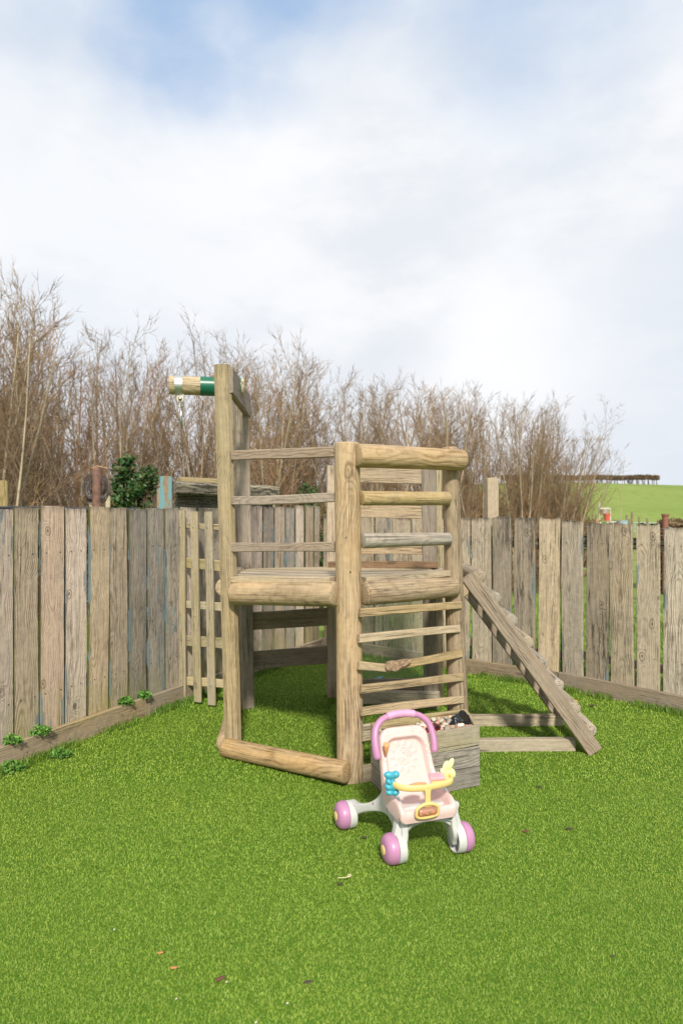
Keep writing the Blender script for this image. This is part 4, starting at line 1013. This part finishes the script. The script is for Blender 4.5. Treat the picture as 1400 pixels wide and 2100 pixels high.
tube('wire_hoop', [(c_.x-.06, 6.4, zt-.01), (c_.x, 6.38, zt+.01), (c_.x+.1, 6.4, zt-.012)], .0045, M_band, SP, sides=6)
def stake(px, y, d, wpx, mat, label, top=0):
    p = W(px, y, d); t = thing('wooden_stake', label, 'post', (p.x, d, 0))
    plank('stake_shaft', (p.x, d, -.2), (p.x+.01, d, p.z), wpx/1400*d, wpx/1400*d*.9, (1, .1, 0), mat, t, ch=.008, rag=.01)
stake(8, 985, 6.6, 15, M_mossy, 'mossy round stake at the far left edge behind the fence')
stake(220, 1018, 7.2, 9, M_trel, 'thin yellow green stake beside the evergreen bush')
stake(187, 1026, 6.9, 9, M_lath, 'short pale stake just left of the carved post')
M_pipe = plain('black_pipe', (.015, .015, .017), .4)
a = LA+outL*.14
tag(tube('black_pipe', [(a.x+dL.x*s, a.y+dL.y*s, EYE+.012+.003*math.sin(s*5)) for s in [j*.25 for j in range(11)]], .017, M_pipe, sides=10), 'black pipe running along behind the top of the left fence', 'pipe')

# ================================================================== TREES
def bark(name, c1, c2):
    m, T = newmat(name); P = T.n('ShaderNodeTexCoord').outputs['Object']; rn = T.n('ShaderNodeObjectInfo').outputs['Random']
    c = T.mix(T.ss(T.noise(T.v('MULTIPLY', P, (1, 1, .4)), 2.2, 5, .65), .35, .65), c1, c2)
    c = T.mix(T.m('MULTIPLY', T.ss(T.noise(P, 9, 3), .55, .7), .4), c, (.16, .16, .05))
    hs = T.n('ShaderNodeHueSaturation'); T.L(c, hs.inputs['Color']); T.put(hs.inputs['Value'], T.m('ADD', .8, T.m('MULTIPLY', rn, .4)))
    fin_mat(T, hs.outputs[0], .85, spec=.15); return m
M_bk = [bark('tan_bark', (.31, .20, .115), (.20, .13, .075)), bark('grey_bark', (.25, .18, .12), (.16, .115, .075)), bark('russet_bark', (.26, .14, .095), (.18, .10, .07))]
M_trunk = bark('pale_trunk_bark', (.42, .35, .25), (.27, .22, .15))
def tubes_np(paths):
    """paths: list of (pts[k,3], radii[k], sides) -> verts, faces"""
    V = []; F = []; off = 0
    for P, Rr, sd in paths:
        k = len(P); t = np.gradient(P, axis=0); t /= np.linalg.norm(t, axis=1)[:, None]+1e-9
        ref = np.array([.31, .52, .1]); a = np.cross(t, ref); a /= np.linalg.norm(a, axis=1)[:, None]+1e-9; b = np.cross(t, a)
        ang = np.arange(sd)*2*np.pi/sd
        ring = P[:, None]+Rr[:, None, None]*(a[:, None]*np.cos(ang)[None, :, None]+b[:, None]*np.sin(ang)[None, :, None])
        V.append(ring.reshape(-1, 3)); i = np.arange(k-1)[:, None]*sd; j = np.arange(sd)[None]
        q = np.stack([i+j, i+(j+1) % sd, i+sd+(j+1) % sd, i+sd+j], -1).reshape(-1, 4)+off; F.append(q); off += k*sd
    return np.concatenate(V), np.concatenate(F)
def quads(name, V, F, mat):
    me = bpy.data.meshes.new(name); me.vertices.add(len(V)); me.vertices.foreach_set('co', V.astype(np.float32).ravel())
    me.loops.add(len(F)*4); me.loops.foreach_set('vertex_index', F.astype(np.int32).ravel())
    me.polygons.add(len(F)); me.polygons.foreach_set('loop_start', (np.arange(len(F))*4).astype(np.int32))
    me.polygons.foreach_set('use_smooth', np.ones(len(F), bool))
    me.materials.append(mat); me.update(calc_edges=True); return me
def grow(seed, H, stems, spread, dens=1., twig=.0029, base_r=.032, level_n=(21, 12, 8), low=.12, splay=.5):
    g = np.random.default_rng(seed); thick = []; thin = []
    def br(p, d, L, r, lev, up):
        k = 7 if lev == 0 else 5 if lev == 1 else 4
        P = [p]; dd = d.copy(); st = L/(k-1)
        for i in range(k-1):
            dd = dd+g.normal(0, .04 if lev == 0 else .085, 3)+np.array([0, 0, up]); dd /= np.linalg.norm(dd); P.append(P[-1]+dd*st)
        P = np.array(P); tt = np.linspace(0, 1, k); Rr = np.maximum(r*(1-.85*tt), twig*(.6 if lev >= 2 else .8)*(1-.65*tt))
        (thick if lev < 1 else thin).append((P, Rr, 6 if lev == 0 else 4 if lev == 1 else 3))
        if lev >= 3: return
        n = int(level_n[lev]*dens*g.uniform(.8, 1.2)*(1 if lev == 0 else max(.35, min(1.3, L/(H*.3)))))
        for q in range(n):
            t = low+(1-low)*(q+g.uniform(0, 1))/n if lev == 0 else g.uniform(.12, 1.)
            t = min(t, .98); f = t*(k-1); i = int(f); pp = P[i]*(1-f+i)+P[i+1]*(f-i)
            ax = P[min(i+1, k-1)]-P[i]; ax /= np.linalg.norm(ax)
            rd = g.normal(0, 1, 3); rd -= ax*rd.dot(ax); rd /= np.linalg.norm(rd)
            an = g.uniform(.3, .8); nd = ax*np.cos(an)+rd*np.sin(an)
            if lev == 0: l = H*(.30-.18*t)*g.uniform(.5, 1.2)
            else: l = L*g.uniform(.28, .6)*(1.1-.5*t)
            br(pp, nd, max(l, .12), max(r*(1-.85*t)*.5, twig), lev+1, .05 if lev == 0 else .04)
    for s in range(stems):
        a = g.uniform(0, 6.28); sp = g.uniform(.05, spread); d = np.array([np.cos(a)*sp, np.sin(a)*sp, 1.]); d /= np.linalg.norm(d)
        off = np.array([np.cos(a), np.sin(a), 0])*g.uniform(.0, splay*.3)
        br(off+np.array([0, 0, -.1]), d, H*g.uniform(.75, 1.0), base_r*g.uniform(.6, 1.1), 0, .02)
    return thick, thin
def tree_proto(seed, H, stems, spread, mat, **k):
    th, tn = grow(seed, H, stems, spread, **k)
    v, f = tubes_np(th); a = quads('trunk', v, f, M_trunk if mat is not M_bk[2] else mat); v, f = tubes_np(tn); b = quads('twigs', v, f, mat)
    return a, b, float(v[:, 2].max())/.88
protos = [tree_proto(100+i, 4., [5, 4, 6, 5, 3, 6, 4][i], [.26, .2, .42, .3, .16, .32, .28][i], M_bk[[0, 0, 1, 0, 1, 0, 2][i]]) for i in range(7)]
KIND = ['many stemmed tan', 'upright tan', 'spreading grey', 'bushy tan', 'slender grey', 'dense tan', 'reddish brown']
def topline(px):
    pts = [(-200, 480), (-40, 520), (20, 560), (60, 605), (120, 640), (165, 690), (230, 625), (280, 660), (340, 665), (400, 690), (455, 660), (520, 655), (570, 700), (630, 735), (700, 715), (745, 725), (810, 748), (880, 748), (930, 762), (965, 790), (1010, 795), (1060, 772), (1110, 782), (1160, 830), (1200, 880), (1235, 940), (1300, 990)]
    for (a, b), (c, d) in zip(pts, pts[1:]):
        if a <= px <= c: return b+(d-b)*(px-a)/(c-a)
    return 520
rt = random.Random(44)
def place_tree(px, d, k, ztop, rz, label, cat='tree', grp='bare trees in a row beyond the fence', wide=1.):
    a, b, H = protos[k]; x = (px-700)/1400*d; gz = hill(x, d)
    t = bpy.data.objects.new('bare_tree', None); COL.objects.link(t); t.location = (x, d, gz); s = (ztop-gz)/(H*.93); t.scale = (s*wide, s*wide, s); t.rotation_euler = (0, 0, rz)
    tag(t, label, cat, grp)
    for nm, me in (('trunk', a), ('twigs', b)):
        o = bpy.data.objects.new(nm, me); COL.objects.link(o); o.parent = t
    return t
lm = ['above the far left fence boards', 'above the left fence', 'behind the carved post', 'behind the evergreen bush', 'behind the swing beam', 'behind the tall posts', 'left of the round front post', 'behind the top rail', 'right of the handrail', 'behind the tall square post', 'before the green hill']
lx = [20, 130, 205, 290, 380, 480, 600, 800, 960, 1040, 1150]
near = lambda px: min(range(len(lx)), key=lambda q: abs(lx[q]-px))
def unique_labels(keys, pxs):
    """'leftmost', 'second from left' where several share kind, row and place"""
    out = []
    for i, k in enumerate(keys):
        same = sorted([j for j in range(len(keys)) if keys[j] == k], key=lambda j: pxs[j])
        r = same.index(i)
        out.append('' if len(same) == 1 else ', ' + (['left one', 'right one'] if len(same) == 2 else ['leftmost', 'second from left', 'third from left', 'fourth from left', 'fifth from left'])[r])
    return out
rows = [(10.5, 17, 17.0), (13.5, 17, 20.0), (17, 18, 24)]
jobs = []
for ri, (d0, n, d1) in enumerate(rows):
    for i in range(n):
        u = (i+rt.uniform(.15, .85))/n; px = -110+u*1310; d = d0+(d1-d0)*u+rt.uniform(-.6, .6)
        yt = topline(px)+rt.uniform(-22, 22)+[8, -6, 8][ri]
        k = rt.choice([0, 1, 2, 3, 4, 5, 0, 3, 5])
        if 120 < px < 260 and ri == 1: k = 6
        jobs.append((px, d, k, EYE+(1050-yt)/1400*d, ri))
for (px, d, k, yt) in [(232, 11.8, 4, 600), (452, 14.2, 4, 600), (522, 12.9, 1, 640), (5, 9.6, 4, 505), (-20, 10.2, 1, 500), (1168, 17.2, 2, 830), (1110, 17.0, 5, 788), (905, 16, 0, 748), (1060, 16.4, 0, 778), (705, 15, 1, 705), (770, 16, 3, 735), (845, 16.5, 5, 745), (935, 17.5, 0, 765), (970, 18.5, 3, 785), (1008, 17.6, 1, 790), (1035, 19, 5, 780)]:
    jobs.append((px, d, k, EYE+(1050-yt)/1400*d, 0))
keys = [(j[2], j[4], near(j[0])) for j in jobs]; extra = unique_labels(keys, [j[0] for j in jobs])
for (px, d, k, zt, ri), ex in zip(jobs, extra):
    place_tree(px, d, k, zt, rt.uniform(0, 6.28), '%s bare tree, %s row, %s%s' % (KIND[k], ['front', 'middle', 'back'][ri], lm[near(px)], ex), wide=rt.uniform(.85, 1.15))
# thin sapling in front of the hill
sa = tree_proto(201, 4., 1, .12, M_bk[0], dens=.42, level_n=(11, 6, 3), twig=.0035, base_r=.02)
protos.append(sa); place_tree(1268, 19, 7, EYE+(1050-905)/1400*19, 1.0, 'thin lone sapling standing before the green hill', grp=None)
place_tree(1236, 18, 7, EYE+(1050-945)/1400*18, 3.0, 'smaller thin sapling at the right end of the bare tree row', grp=None)
# low scrub under the trees
scr = [tree_proto(300+i, 1.5, 9, 1.1, [M_bk[2], M_bk[0], M_bk[2]][i], level_n=(9, 7, 4), low=.05, twig=.004, base_r=.012, splay=2.) for i in range(3)]
base = len(protos); protos += scr
sk = ['russet', 'tan', 'dark russet']
sj = []
for i in range(26):
    u = (i+rt.uniform(.2, .8))/26; px = -60+u*1240; sj.append((px, 9.5+7*u+rt.uniform(-.7, 1.5), i % 3))
ex = unique_labels([(k, near(px)) for px, d, k in sj], [q[0] for q in sj])
for (px, d, k), e in zip(sj, ex):
    a, b, H = protos[base+k]; x = (px-700)/1400*d; gz = hill(x, d)
    t = bpy.data.objects.new('bramble_shrub', None); COL.objects.link(t); s = rt.uniform(.95, 1.5) if px < 620 else rt.uniform(.7, 1.0)
    t.location = (x, d, gz); t.scale = (s*1.2, s*1.2, s); t.rotation_euler = (0, 0, rt.uniform(0, 6))
    tag(t, '%s leafless bramble shrub under the trees %s%s' % (sk[k], lm[near(px)], e), 'shrub', 'bramble shrubs under the bare trees')
    for nm, me in (('stems', a), ('twigs', b)):
        o = bpy.data.objects.new(nm, me); COL.objects.link(o); o.parent = t
# leafy bushes
def leaf_cloud(name, n, shape, size, mats, seed=1, fold=.25):
    g = np.random.default_rng(seed); P = shape(g, n); N = len(P)
    a = g.normal(0, 1, (N, 3)); a /= np.linalg.norm(a, axis=1)[:, None]; b = np.cross(a, g.normal(0, 1, (N, 3))); b /= np.linalg.norm(b, axis=1)[:, None]; nn_ = np.cross(a, b)
    s = size*g.uniform(.6, 1.25, N)[:, None]
    V = np.stack([P-a*s, P+b*s*.45+nn_*s*fold, P+a*s, P-b*s*.45+nn_*s*fold], 1).reshape(-1, 3)
    F = np.stack([np.arange(N)*4, np.arange(N)*4+1, np.arange(N)*4+2, np.arange(N)*4+3], 1)
    return quads(name, V, F, mats)
def leafmat(name, cols, rough=.4, spec=.5):
    m, T = newmat(name); P = T.n('ShaderNodeTexCoord').outputs['Object']
    wn = T.n('ShaderNodeTexVoronoi'); T.L(P, wn.inputs['Vector']); wn.inputs['Scale'].default_value = 30
    f = T.xyz(wn.outputs['Color'])[0]
    c = T.mix(T.ss(f, .2, .6), cols[0], cols[1]); c = T.mix(T.ss(f, .82, .95), c, cols[2]); fin_mat(T, c, rough, spec=spec); return m
M_holly = leafmat('holly_leaf', [(.018, .055, .015), (.05, .11, .025), (.16, .12, .05)], .5, .3)
def clumps(cs, fill=.85):
    def f(g, n):
        out = []
        tot = sum(c[3]**2 for c in cs)
        for (x, y, z, r) in cs:
            k = int(n*r*r/tot); d = g.normal(0, 1, (k, 3)); d /= np.linalg.norm(d, axis=1)[:, None]; rad = r*(1-fill*g.uniform(0, 1, k)**1.6)*(1+.18*np.sin(d[:, 0]*6+x*9)*np.cos(d[:, 2]*7+y))
            out.append(np.array([x, y, z])+d*rad[:, None])
        return np.concatenate(out)
    return f
rs = random.Random(9)
def bush(name, label, cat, loc, cs, n, size, mat, seed, stem_h, grp=None):
    t = thing(name, label, cat, loc, grp)
    me = leaf_cloud('foliage', n, clumps(cs), size, mat, seed); o = bpy.data.objects.new('foliage', me); COL.objects.link(o); o.parent = t
    paths = []
    for c in cs[::2]:
        paths.append((np.array([[0, 0, -.1], [c[0]*.4, c[1]*.4, c[2]*.5], [c[0], c[1], c[2]]]), np.array([.03, .018, .006]), 6))
    v, f = tubes_np(paths); o = bpy.data.objects.new('stem', quads('stem', v, f, M_bk[1])); COL.objects.link(o); o.parent = t
    return t
d = 8.4; bx = (283-700)/1400*d
cs = []
for i in range(26):
    u = rs.uniform(0, 1)**.8; z = .9+u*1.30; wv = (1-u)**.7*.42+.04; cs.append((rs.uniform(-wv, wv), rs.uniform(-.3, .3), z, rs.uniform(.09, .19)*(1.2-.5*u)))
bush('evergreen_bush', 'dark glossy evergreen bush rising above the left fence', 'bush', (bx, d, -.1), cs, 7000, .036, M_holly, 3, 1.)
d = 12.5; bx = (668-700)/1400*d
cs = [(rs.uniform(-.5, .5), rs.uniform(-.3, .3), .6+rs.uniform(0, 1.25), rs.uniform(.15, .3)) for i in range(12)]
bush('evergreen_bush', 'dark evergreen bush half hidden behind the round front post', 'bush', (bx, d, -.2), cs, 6000, .035, M_holly, 4, 1.)
# gorse and bracken bank at the right
M_gorse = leafmat('gorse_leaf', [(.11, .07, .025), (.16, .10, .03), (.42, .26, .02)], .7, .2)
M_brack = leafmat('bracken_leaf', [(.12, .06, .035), (.18, .10, .05), (.25, .16, .07)], .8, .1)
for i, (px, yt, d, wd, mt, lb) in enumerate([(1060, 1012, 20.5, 1.0, M_brack, 'brown bracken mound left of the gorse'), (1115, 1004, 21.3, 1.0, M_gorse, 'tallest yellow flecked gorse bush below the green hill'), (1160, 1014, 20.8, .9, M_gorse, 'yellow flecked gorse bush in the middle of the brown bank'), (1188, 1040, 20.3, .75, M_brack, 'low brown bracken mound at the right end of the bank'), (1010, 1020, 20.6, .9, M_brack, 'brown bracken mound behind the tall square post'), (955, 1020, 20.9, .9, M_brack, 'brown bracken mound right of the climbing frame')]):
    x = (px-700)/1400*d; gz = hill(x, d); h = EYE+(1050-yt)/1400*d-gz
    cs = []
    for q in range(18):
        xx = rs.uniform(-wd, wd); hh = h*(1-.6*(xx/wd)**2); cs.append((xx, rs.uniform(-.5, .5), rs.uniform(.2, .85)*hh, rs.uniform(.2, .34)))
    bush('gorse_bush' if mt is M_gorse else 'bracken_mound', lb, 'bush', (x, d, gz), cs, 6000, .05, mt, 20+i, 1., 'bushes on the brown bank')

# ================================================================== FAR THINGS ON THE RIGHT
# hedgerow on the crest
HG = thing('hedgerow', 'long clipped brown hedge along the crest of the green hill', 'hedge', (W(1200, 0, 106).x, 106, hill(38, 106)))
M_hedge = leafmat('hedge_twig', [(.15, .105, .07), (.20, .14, .09), (.25, .19, .12)], .9, .1)
def hshape(g, n):
    x = g.uniform(-13, 11.2, n); z = g.uniform(.55, 1.15, n)+.05*np.sin(x*.9)+.03*np.sin(x*4.1)+g.normal(0, .05, n); z -= .0*x
    y = g.uniform(-.8, .8, n); k = (g.uniform(0, 1, n) > .0); return np.stack([x[k], y[k], z[k]], 1)
me = leaf_cloud('foliage', 26000, hshape, .13, M_hedge, 7); o = bpy.data.objects.new('foliage', me); COL.objects.link(o); o.parent = HG
g_ = np.random.default_rng(8); paths = []
for i in range(90):
    x = g_.uniform(-13, 11); y = g_.uniform(-.5, .5); paths.append((np.array([[x, y, -.3], [x+g_.normal(0, .1), y, .5], [x+g_.normal(0, .2), y, .8]]), np.array([.06, .05, .03]), 4))
v, f = tubes_np(paths); o = bpy.data.objects.new('stem', quads('stem', v, f, M_hedge)); COL.objects.link(o); o.parent = HG
# field fence and gate
d = 33; M_gate = plain('pale_green_gate', (.30, .38, .34), .5, .1, 10)
def fz(px, d_): return hill((px-700)/1400*d_, d_)
GT = thing('field_gate', 'pale galvanised field gate at the foot of the green hill', 'gate', ((1325-700)/1400*d, d, fz(1325, d)))
xa, xb = (1292-700)/1400*d, (1362-700)/1400*d; z0 = W(0, 1090, d).z; z1 = W(0, 1072, d).z
for k in range(5): z = z0+(z1-z0)*k/4; tube('bar', [(xa, d, z), (xb, d, z)], .022, M_gate, GT, sides=8)
for x in (xa, xb, (xa+xb)/2): tube('upright', [(x, d, z0-.1), (x, d, z1+.02)], .03, M_gate, GT, sides=8)
GT.location = (0, 0, 0)
for ch in list(GT.children): ch.matrix_basis = Matrix.Identity(4)
M_st = plain('old_stake_wood', (.20, .15, .10), .8, .2, 10)
for i, (px, yt, w_) in enumerate([(1283, 1056, 5), (1290, 1064, 5), (1295, 1050, 6), (1310, 1060, 5), (1327, 1062, 5), (1272, 1066, 5), (1262, 1066, 5)]):
    dd = 30+i*.4; p = W(px, yt, dd); gz = fz(px, dd); rr_ = w_/1400*dd*.5
    v, f = tube_mesh([(0, 0, -.1), (rs.uniform(-.03, .03), 0, p.z-gz)], [rr_, rr_*.85], 8)
    o = mk('fence_stake', v, f, M_st, None, Matrix.Translation((p.x, dd, gz)), 40); tag(o, ['field fence stake, tallest but one beside the gate', 'field fence stake left of the tallest stake', 'tallest field fence stake left of the pale gate', 'field fence stake before the left half of the gate', 'field fence stake before the middle of the gate', 'field fence stake right of the pale blue barrel', 'short field fence stake behind the pale blue barrel'][i], 'stake', 'stakes of the far field fence')
# rusty post and thatched heap
p = W(1363, 1056, 14); t = thing('rusty_post', 'rust red metal post near the right edge behind the fence', 'post', (p.x, 14, fz(1363, 14)))
M_rr = plain('rust_red_paint', (.22, .085, .06), .7, .2, 20); tube('shaft', [(p.x, 14, 0-.3), (p.x, 14, p.z)], .062, M_rr, t, sides=12); tube('cap', [(p.x, 14, p.z-.02), (p.x, 14, p.z+.02)], .075, M_rr, t, sides=12)
M_th = leafmat('dry_straw', [(.13, .09, .055), (.22, .16, .09), (.34, .26, .12)], .9, .1)
d = 16; x = (1412-700)/1400*d; gz = fz(1412, d); h = EYE+(1050-1064)/1400*d-gz
t = thing('straw_heap', 'brown thatched straw heap at the right edge beyond the fence', 'heap', (x, d, gz))
def thsh(g, n):
    xx = g.uniform(-.58, .8, n); yy = g.uniform(-.5, .5, n); zz = g.uniform(0, 1, n)*(h-.08*np.abs(yy)); return np.stack([xx, yy, zz], 1)
o = bpy.data.objects.new('straw', leaf_cloud('straw', 12000, thsh, .06, M_th, 5)); COL.objects.link(o); o.parent = t
# galvanised stand with red bucket, white sacks and blue barrel
d = 24; M_rb = plain('faded_red_plastic', (.62, .10, .07), .5, .1, 20); M_wb = plain('white_feed_sack', (.75, .73, .70), .6, .1, 12); M_bb = plain('pale_blue_barrel', (.30, .42, .50), .5, .1, 12)
t = thing('metal_stand', 'galvanised tube stand holding a red bucket beyond the fence', 'stand', ((1240-700)/1400*d, d, 0))
xl, xr = (1228-700)/1400*d, (1250-700)/1400*d; zt = W(0, 1043, d).z
for x, z2 in ((xl, W(0, 1030, d).z), (xr, zt)): tube('upright', [(x, d, -.6), (x, d, z2)], .035, M_galvp, t, sides=8)
tube('crossbar', [(xl, d, zt), (xr, d, zt)], .03, M_galvp, t, sides=8); tube('crossbar', [(xl, d, W(0, 1072, d).z), (xr, d, W(0, 1072, d).z)], .03, M_galvp, t, sides=8)
p = W(1243, 1061, d-.2)
def bucket(name, label, cat, p, r0, r1, h, mat, rim=None, n=24):
    t = thing(name, label, cat, (p.x, p.y, p.z-h/2)); v, f = lathe([(0, 0), (r0, 0), (r1, h), (r1*.93, h), (r0*.93, .02), (0, .02)], n)
    mk('body', v, f, mat, t, Matrix.Rotation(R(-90), 4, 'Y'), 40, local=True)
    v, f = lathe([(r1*.95, h-.02), (r1*1.06, h-.02), (r1*1.06, h+.015), (r1*.95, h+.015)], n); mk('rim', v, f, rim or mat, t, Matrix.Rotation(R(-90), 4, 'Y'), 40, local=True)
bucket('bucket', 'faded red bucket hanging on the galvanised stand', 'bucket', p, .085, .12, .24, M_rb)
p = W(1238, 1050, d-.1); bucket('bucket', 'grey metal bucket above the red bucket', 'bucket', p, .10, .13, .16, M_galvp)
p = W(1275, 1082, 22); bucket('barrel', 'pale blue barrel just showing above the right fence', 'barrel', p, .15, .16, .42, M_bb)
bucket('barrel', 'white barrel left of the pale blue barrel', 'barrel', W(1257, 1083, 22.2), .13, .14, .40, M_wb)
bucket('barrel', 'buff drum left of the galvanised stand', 'barrel', W(1222, 1082, 23), .10, .11, .55, M_band)

# ================================================================== SMALL THINGS ON THE TURF
M_weed = leafmat('weed_leaf', [(.08, .19, .03), (.13, .28, .045), (.19, .35, .07)], .6, .3)
wl = [((22, 1510), .10, 'small green weed growing on the gravel board at the left edge'), ((78, 1492), .13, 'leafy green weed on the gravel board below the third wide board'), ((20, 1582), .15, 'low green weed at the foot of the gravel board by the left edge'), ((125, 1555), .10, 'low weed at the foot of the gravel board'), ((238, 1478), .13, 'dark green weed at the foot of the gravel board, middle of the left fence'), ((256, 1427), .10, 'weed on the gravel board left of the corner screen'), ((294, 1416), .10, 'weed on the gravel board nearest the corner screen'), ((318, 1452), .08, 'small weed at the foot of the gravel board near the corner screen'), ((340, 1434), .12, 'flat weed beside the foot of the corner screen'), ((1165, 1408), .12, 'tuft of grass at the foot of the right gravel board')]
for i, ((px, py), r_, lb) in enumerate(wl):
    if i in (0, 1, 5, 6): p = along(LA, LB, s_of(px, LA, LB))-outL*.004; z0 = .12
    elif i == 9: p = G(px, py); z0 = 0
    else: p = G(px, py); z0 = 0
    g = np.random.default_rng(50+i); n = 220; a = g.uniform(0, 6.28, n); rr_ = r_*.55*np.sqrt(g.uniform(0, 1, n)); P = np.stack([rr_*np.cos(a)*1.0, rr_*np.sin(a)*.7, .008+g.uniform(0, .055, n)*(1-rr_/r_)], 1)
    me = leaf_cloud('leaves', n, lambda gg, nn_: P, .013, M_weed, 60+i, .2)
    t = thing('weed', lb, 'weed', (p.x, p.y, z0), 'weeds along the gravel boards'); o = bpy.data.objects.new('leaves', me); COL.objects.link(o); o.parent = t
    v, f = tubes_np([(np.array([[0, 0, 0], P[q]*.6, P[q]]), np.array([.0015, .0012, .001]), 4) for q in range(0, n, 9)]); o = bpy.data.objects.new('stems', quads('stems', v, f, M_weed)); COL.objects.link(o); o.parent = t
# scraps
M_leafb = plain('dead_leaf', (.13, .05, .03), .7, .3, 60); M_leafo = plain('orange_leaf', (.42, .20, .06), .7, .3, 60); M_bit = plain('dark_bark_chip', (.05, .035, .025), .8, .3, 60); M_stone = plain('pale_grit', (.55, .5, .4), .7, .2, 60)
def scrap(px, py, s, mat, nm, lb, cat, grp=None, rz=0., flat=.25, asp=1.8):
    p = G(px, py, .013); bm = bmesh.new(); bmesh.ops.create_icosphere(bm, subdivisions=2, radius=1); k = random.Random(px*7+py)
    for v_ in bm.verts:
        q = v_.co; f = 1+k.uniform(-.2, .2); v_.co = Vector((q.x*s*asp*f, q.y*s*f, q.z*s*flat*f+.3*s*math.sin(q.x*2)*flat))
    o = bm_obj(nm, bm, mat, None, Matrix.Translation(p) @ Matrix.Rotation(rz, 4, 'Z'), 40); tag(o, lb, cat, grp)
scrap(452, 2006, .008, M_leafb, 'dead_leaf', 'dark maroon dead leaf on the turf near the bottom', 'leaf', rz=.6)
scrap(631, 2013, .0055, M_bit, 'bark_chip', 'dark bark chip on the turf right of the maroon leaf', 'bark chip', 'bark chips on the turf', rz=.2, asp=2.6)
scrap(357, 1984, .006, M_leafo, 'dead_leaf', 'small orange leaf on the turf left of the maroon leaf', 'leaf')
scrap(1105, 1613, .008, M_bit, 'bark_chip', 'dark chip on the turf right of the planter box', 'bark chip', 'bark chips on the turf', rz=-.3)
scrap(1166, 1699, .009, M_bit, 'bark_chip', 'grey black chip on the turf right of the stroller', 'bark chip', 'bark chips on the turf')
scrap(1077, 1704, .008, M_leafb, 'dead_leaf', 'small brown leaf on the turf right of the right mauve wheel', 'leaf')
scrap(1176, 1438, .016, M_leafo, 'dead_leaf', 'curled brown leaf on the turf near the right gravel board', 'leaf', flat=.5)
scrap(1213, 1446, .014, M_bit, 'bark_chip', 'dark chip on the turf near the right gravel board', 'bark chip', 'bark chips on the turf')
scrap(696, 1812, .006, M_bit, 'bark_chip', 'small dark chip on the turf below the straw curl', 'bark chip', 'bark chips on the turf')
scrap(746, 1717, .007, M_bit, 'bark_chip', 'small dark chip on the turf below the left rear wheel', 'bark chip', 'bark chips on the turf')
scrap(1257, 1960, .004, M_bit, 'bark_chip', 'tiny dark chip on the turf near the bottom right', 'bark chip', 'bark chips on the turf')
scrap(330, 1953, .0055, M_leafo, 'dead_leaf', 'small tan leaf on the turf at the lower left', 'leaf')
scrap(203, 1452, .008, M_stone, 'stone_chip', 'white stone chip on the turf near the left gravel board', 'stone chip', 'pale stone chips on the turf')
for i, (px, py, lb) in enumerate([(465, 2013, 'pale bead of grit beside the maroon leaf'), (589, 2057, 'white grit at the bottom middle of the turf'), (525, 2096, 'white grit at the very bottom of the turf'), (362, 2048, 'buff grit at the bottom left of the turf'), (235, 1906, 'white grit on the left part of the turf')]):
    scrap(px, py, .0026, M_stone, 'stone_chip', lb, 'stone chip', 'pale stone chips on the turf', flat=.8, asp=1.2)
M_straw = plain('dry_straw_stem', (.62, .52, .32), .6)
c_ = G(706, 1799, .022); pts = spline([(c_.x-.022, c_.y, .02), (c_.x-.005, c_.y-.003, .022), (c_.x+.015, c_.y, .024), (c_.x+.024, c_.y+.008, .026), (c_.x+.018, c_.y+.014, .025), (c_.x+.012, c_.y+.006, .024), (c_.x+.022, c_.y+.001, .024)], 5)
tag(tube('straw_curl', pts, .0015, M_straw, sides=6), 'curled piece of pale straw on the turf below the stroller', 'straw')
M_lego = plain('blue_foil_scrap', (.15, .40, .60), .3)
scrap(778, 1390, .02, M_lego, 'foil_scrap', 'small blue foil scrap on the turf seen between the climbing rungs', 'scrap', flat=.5)
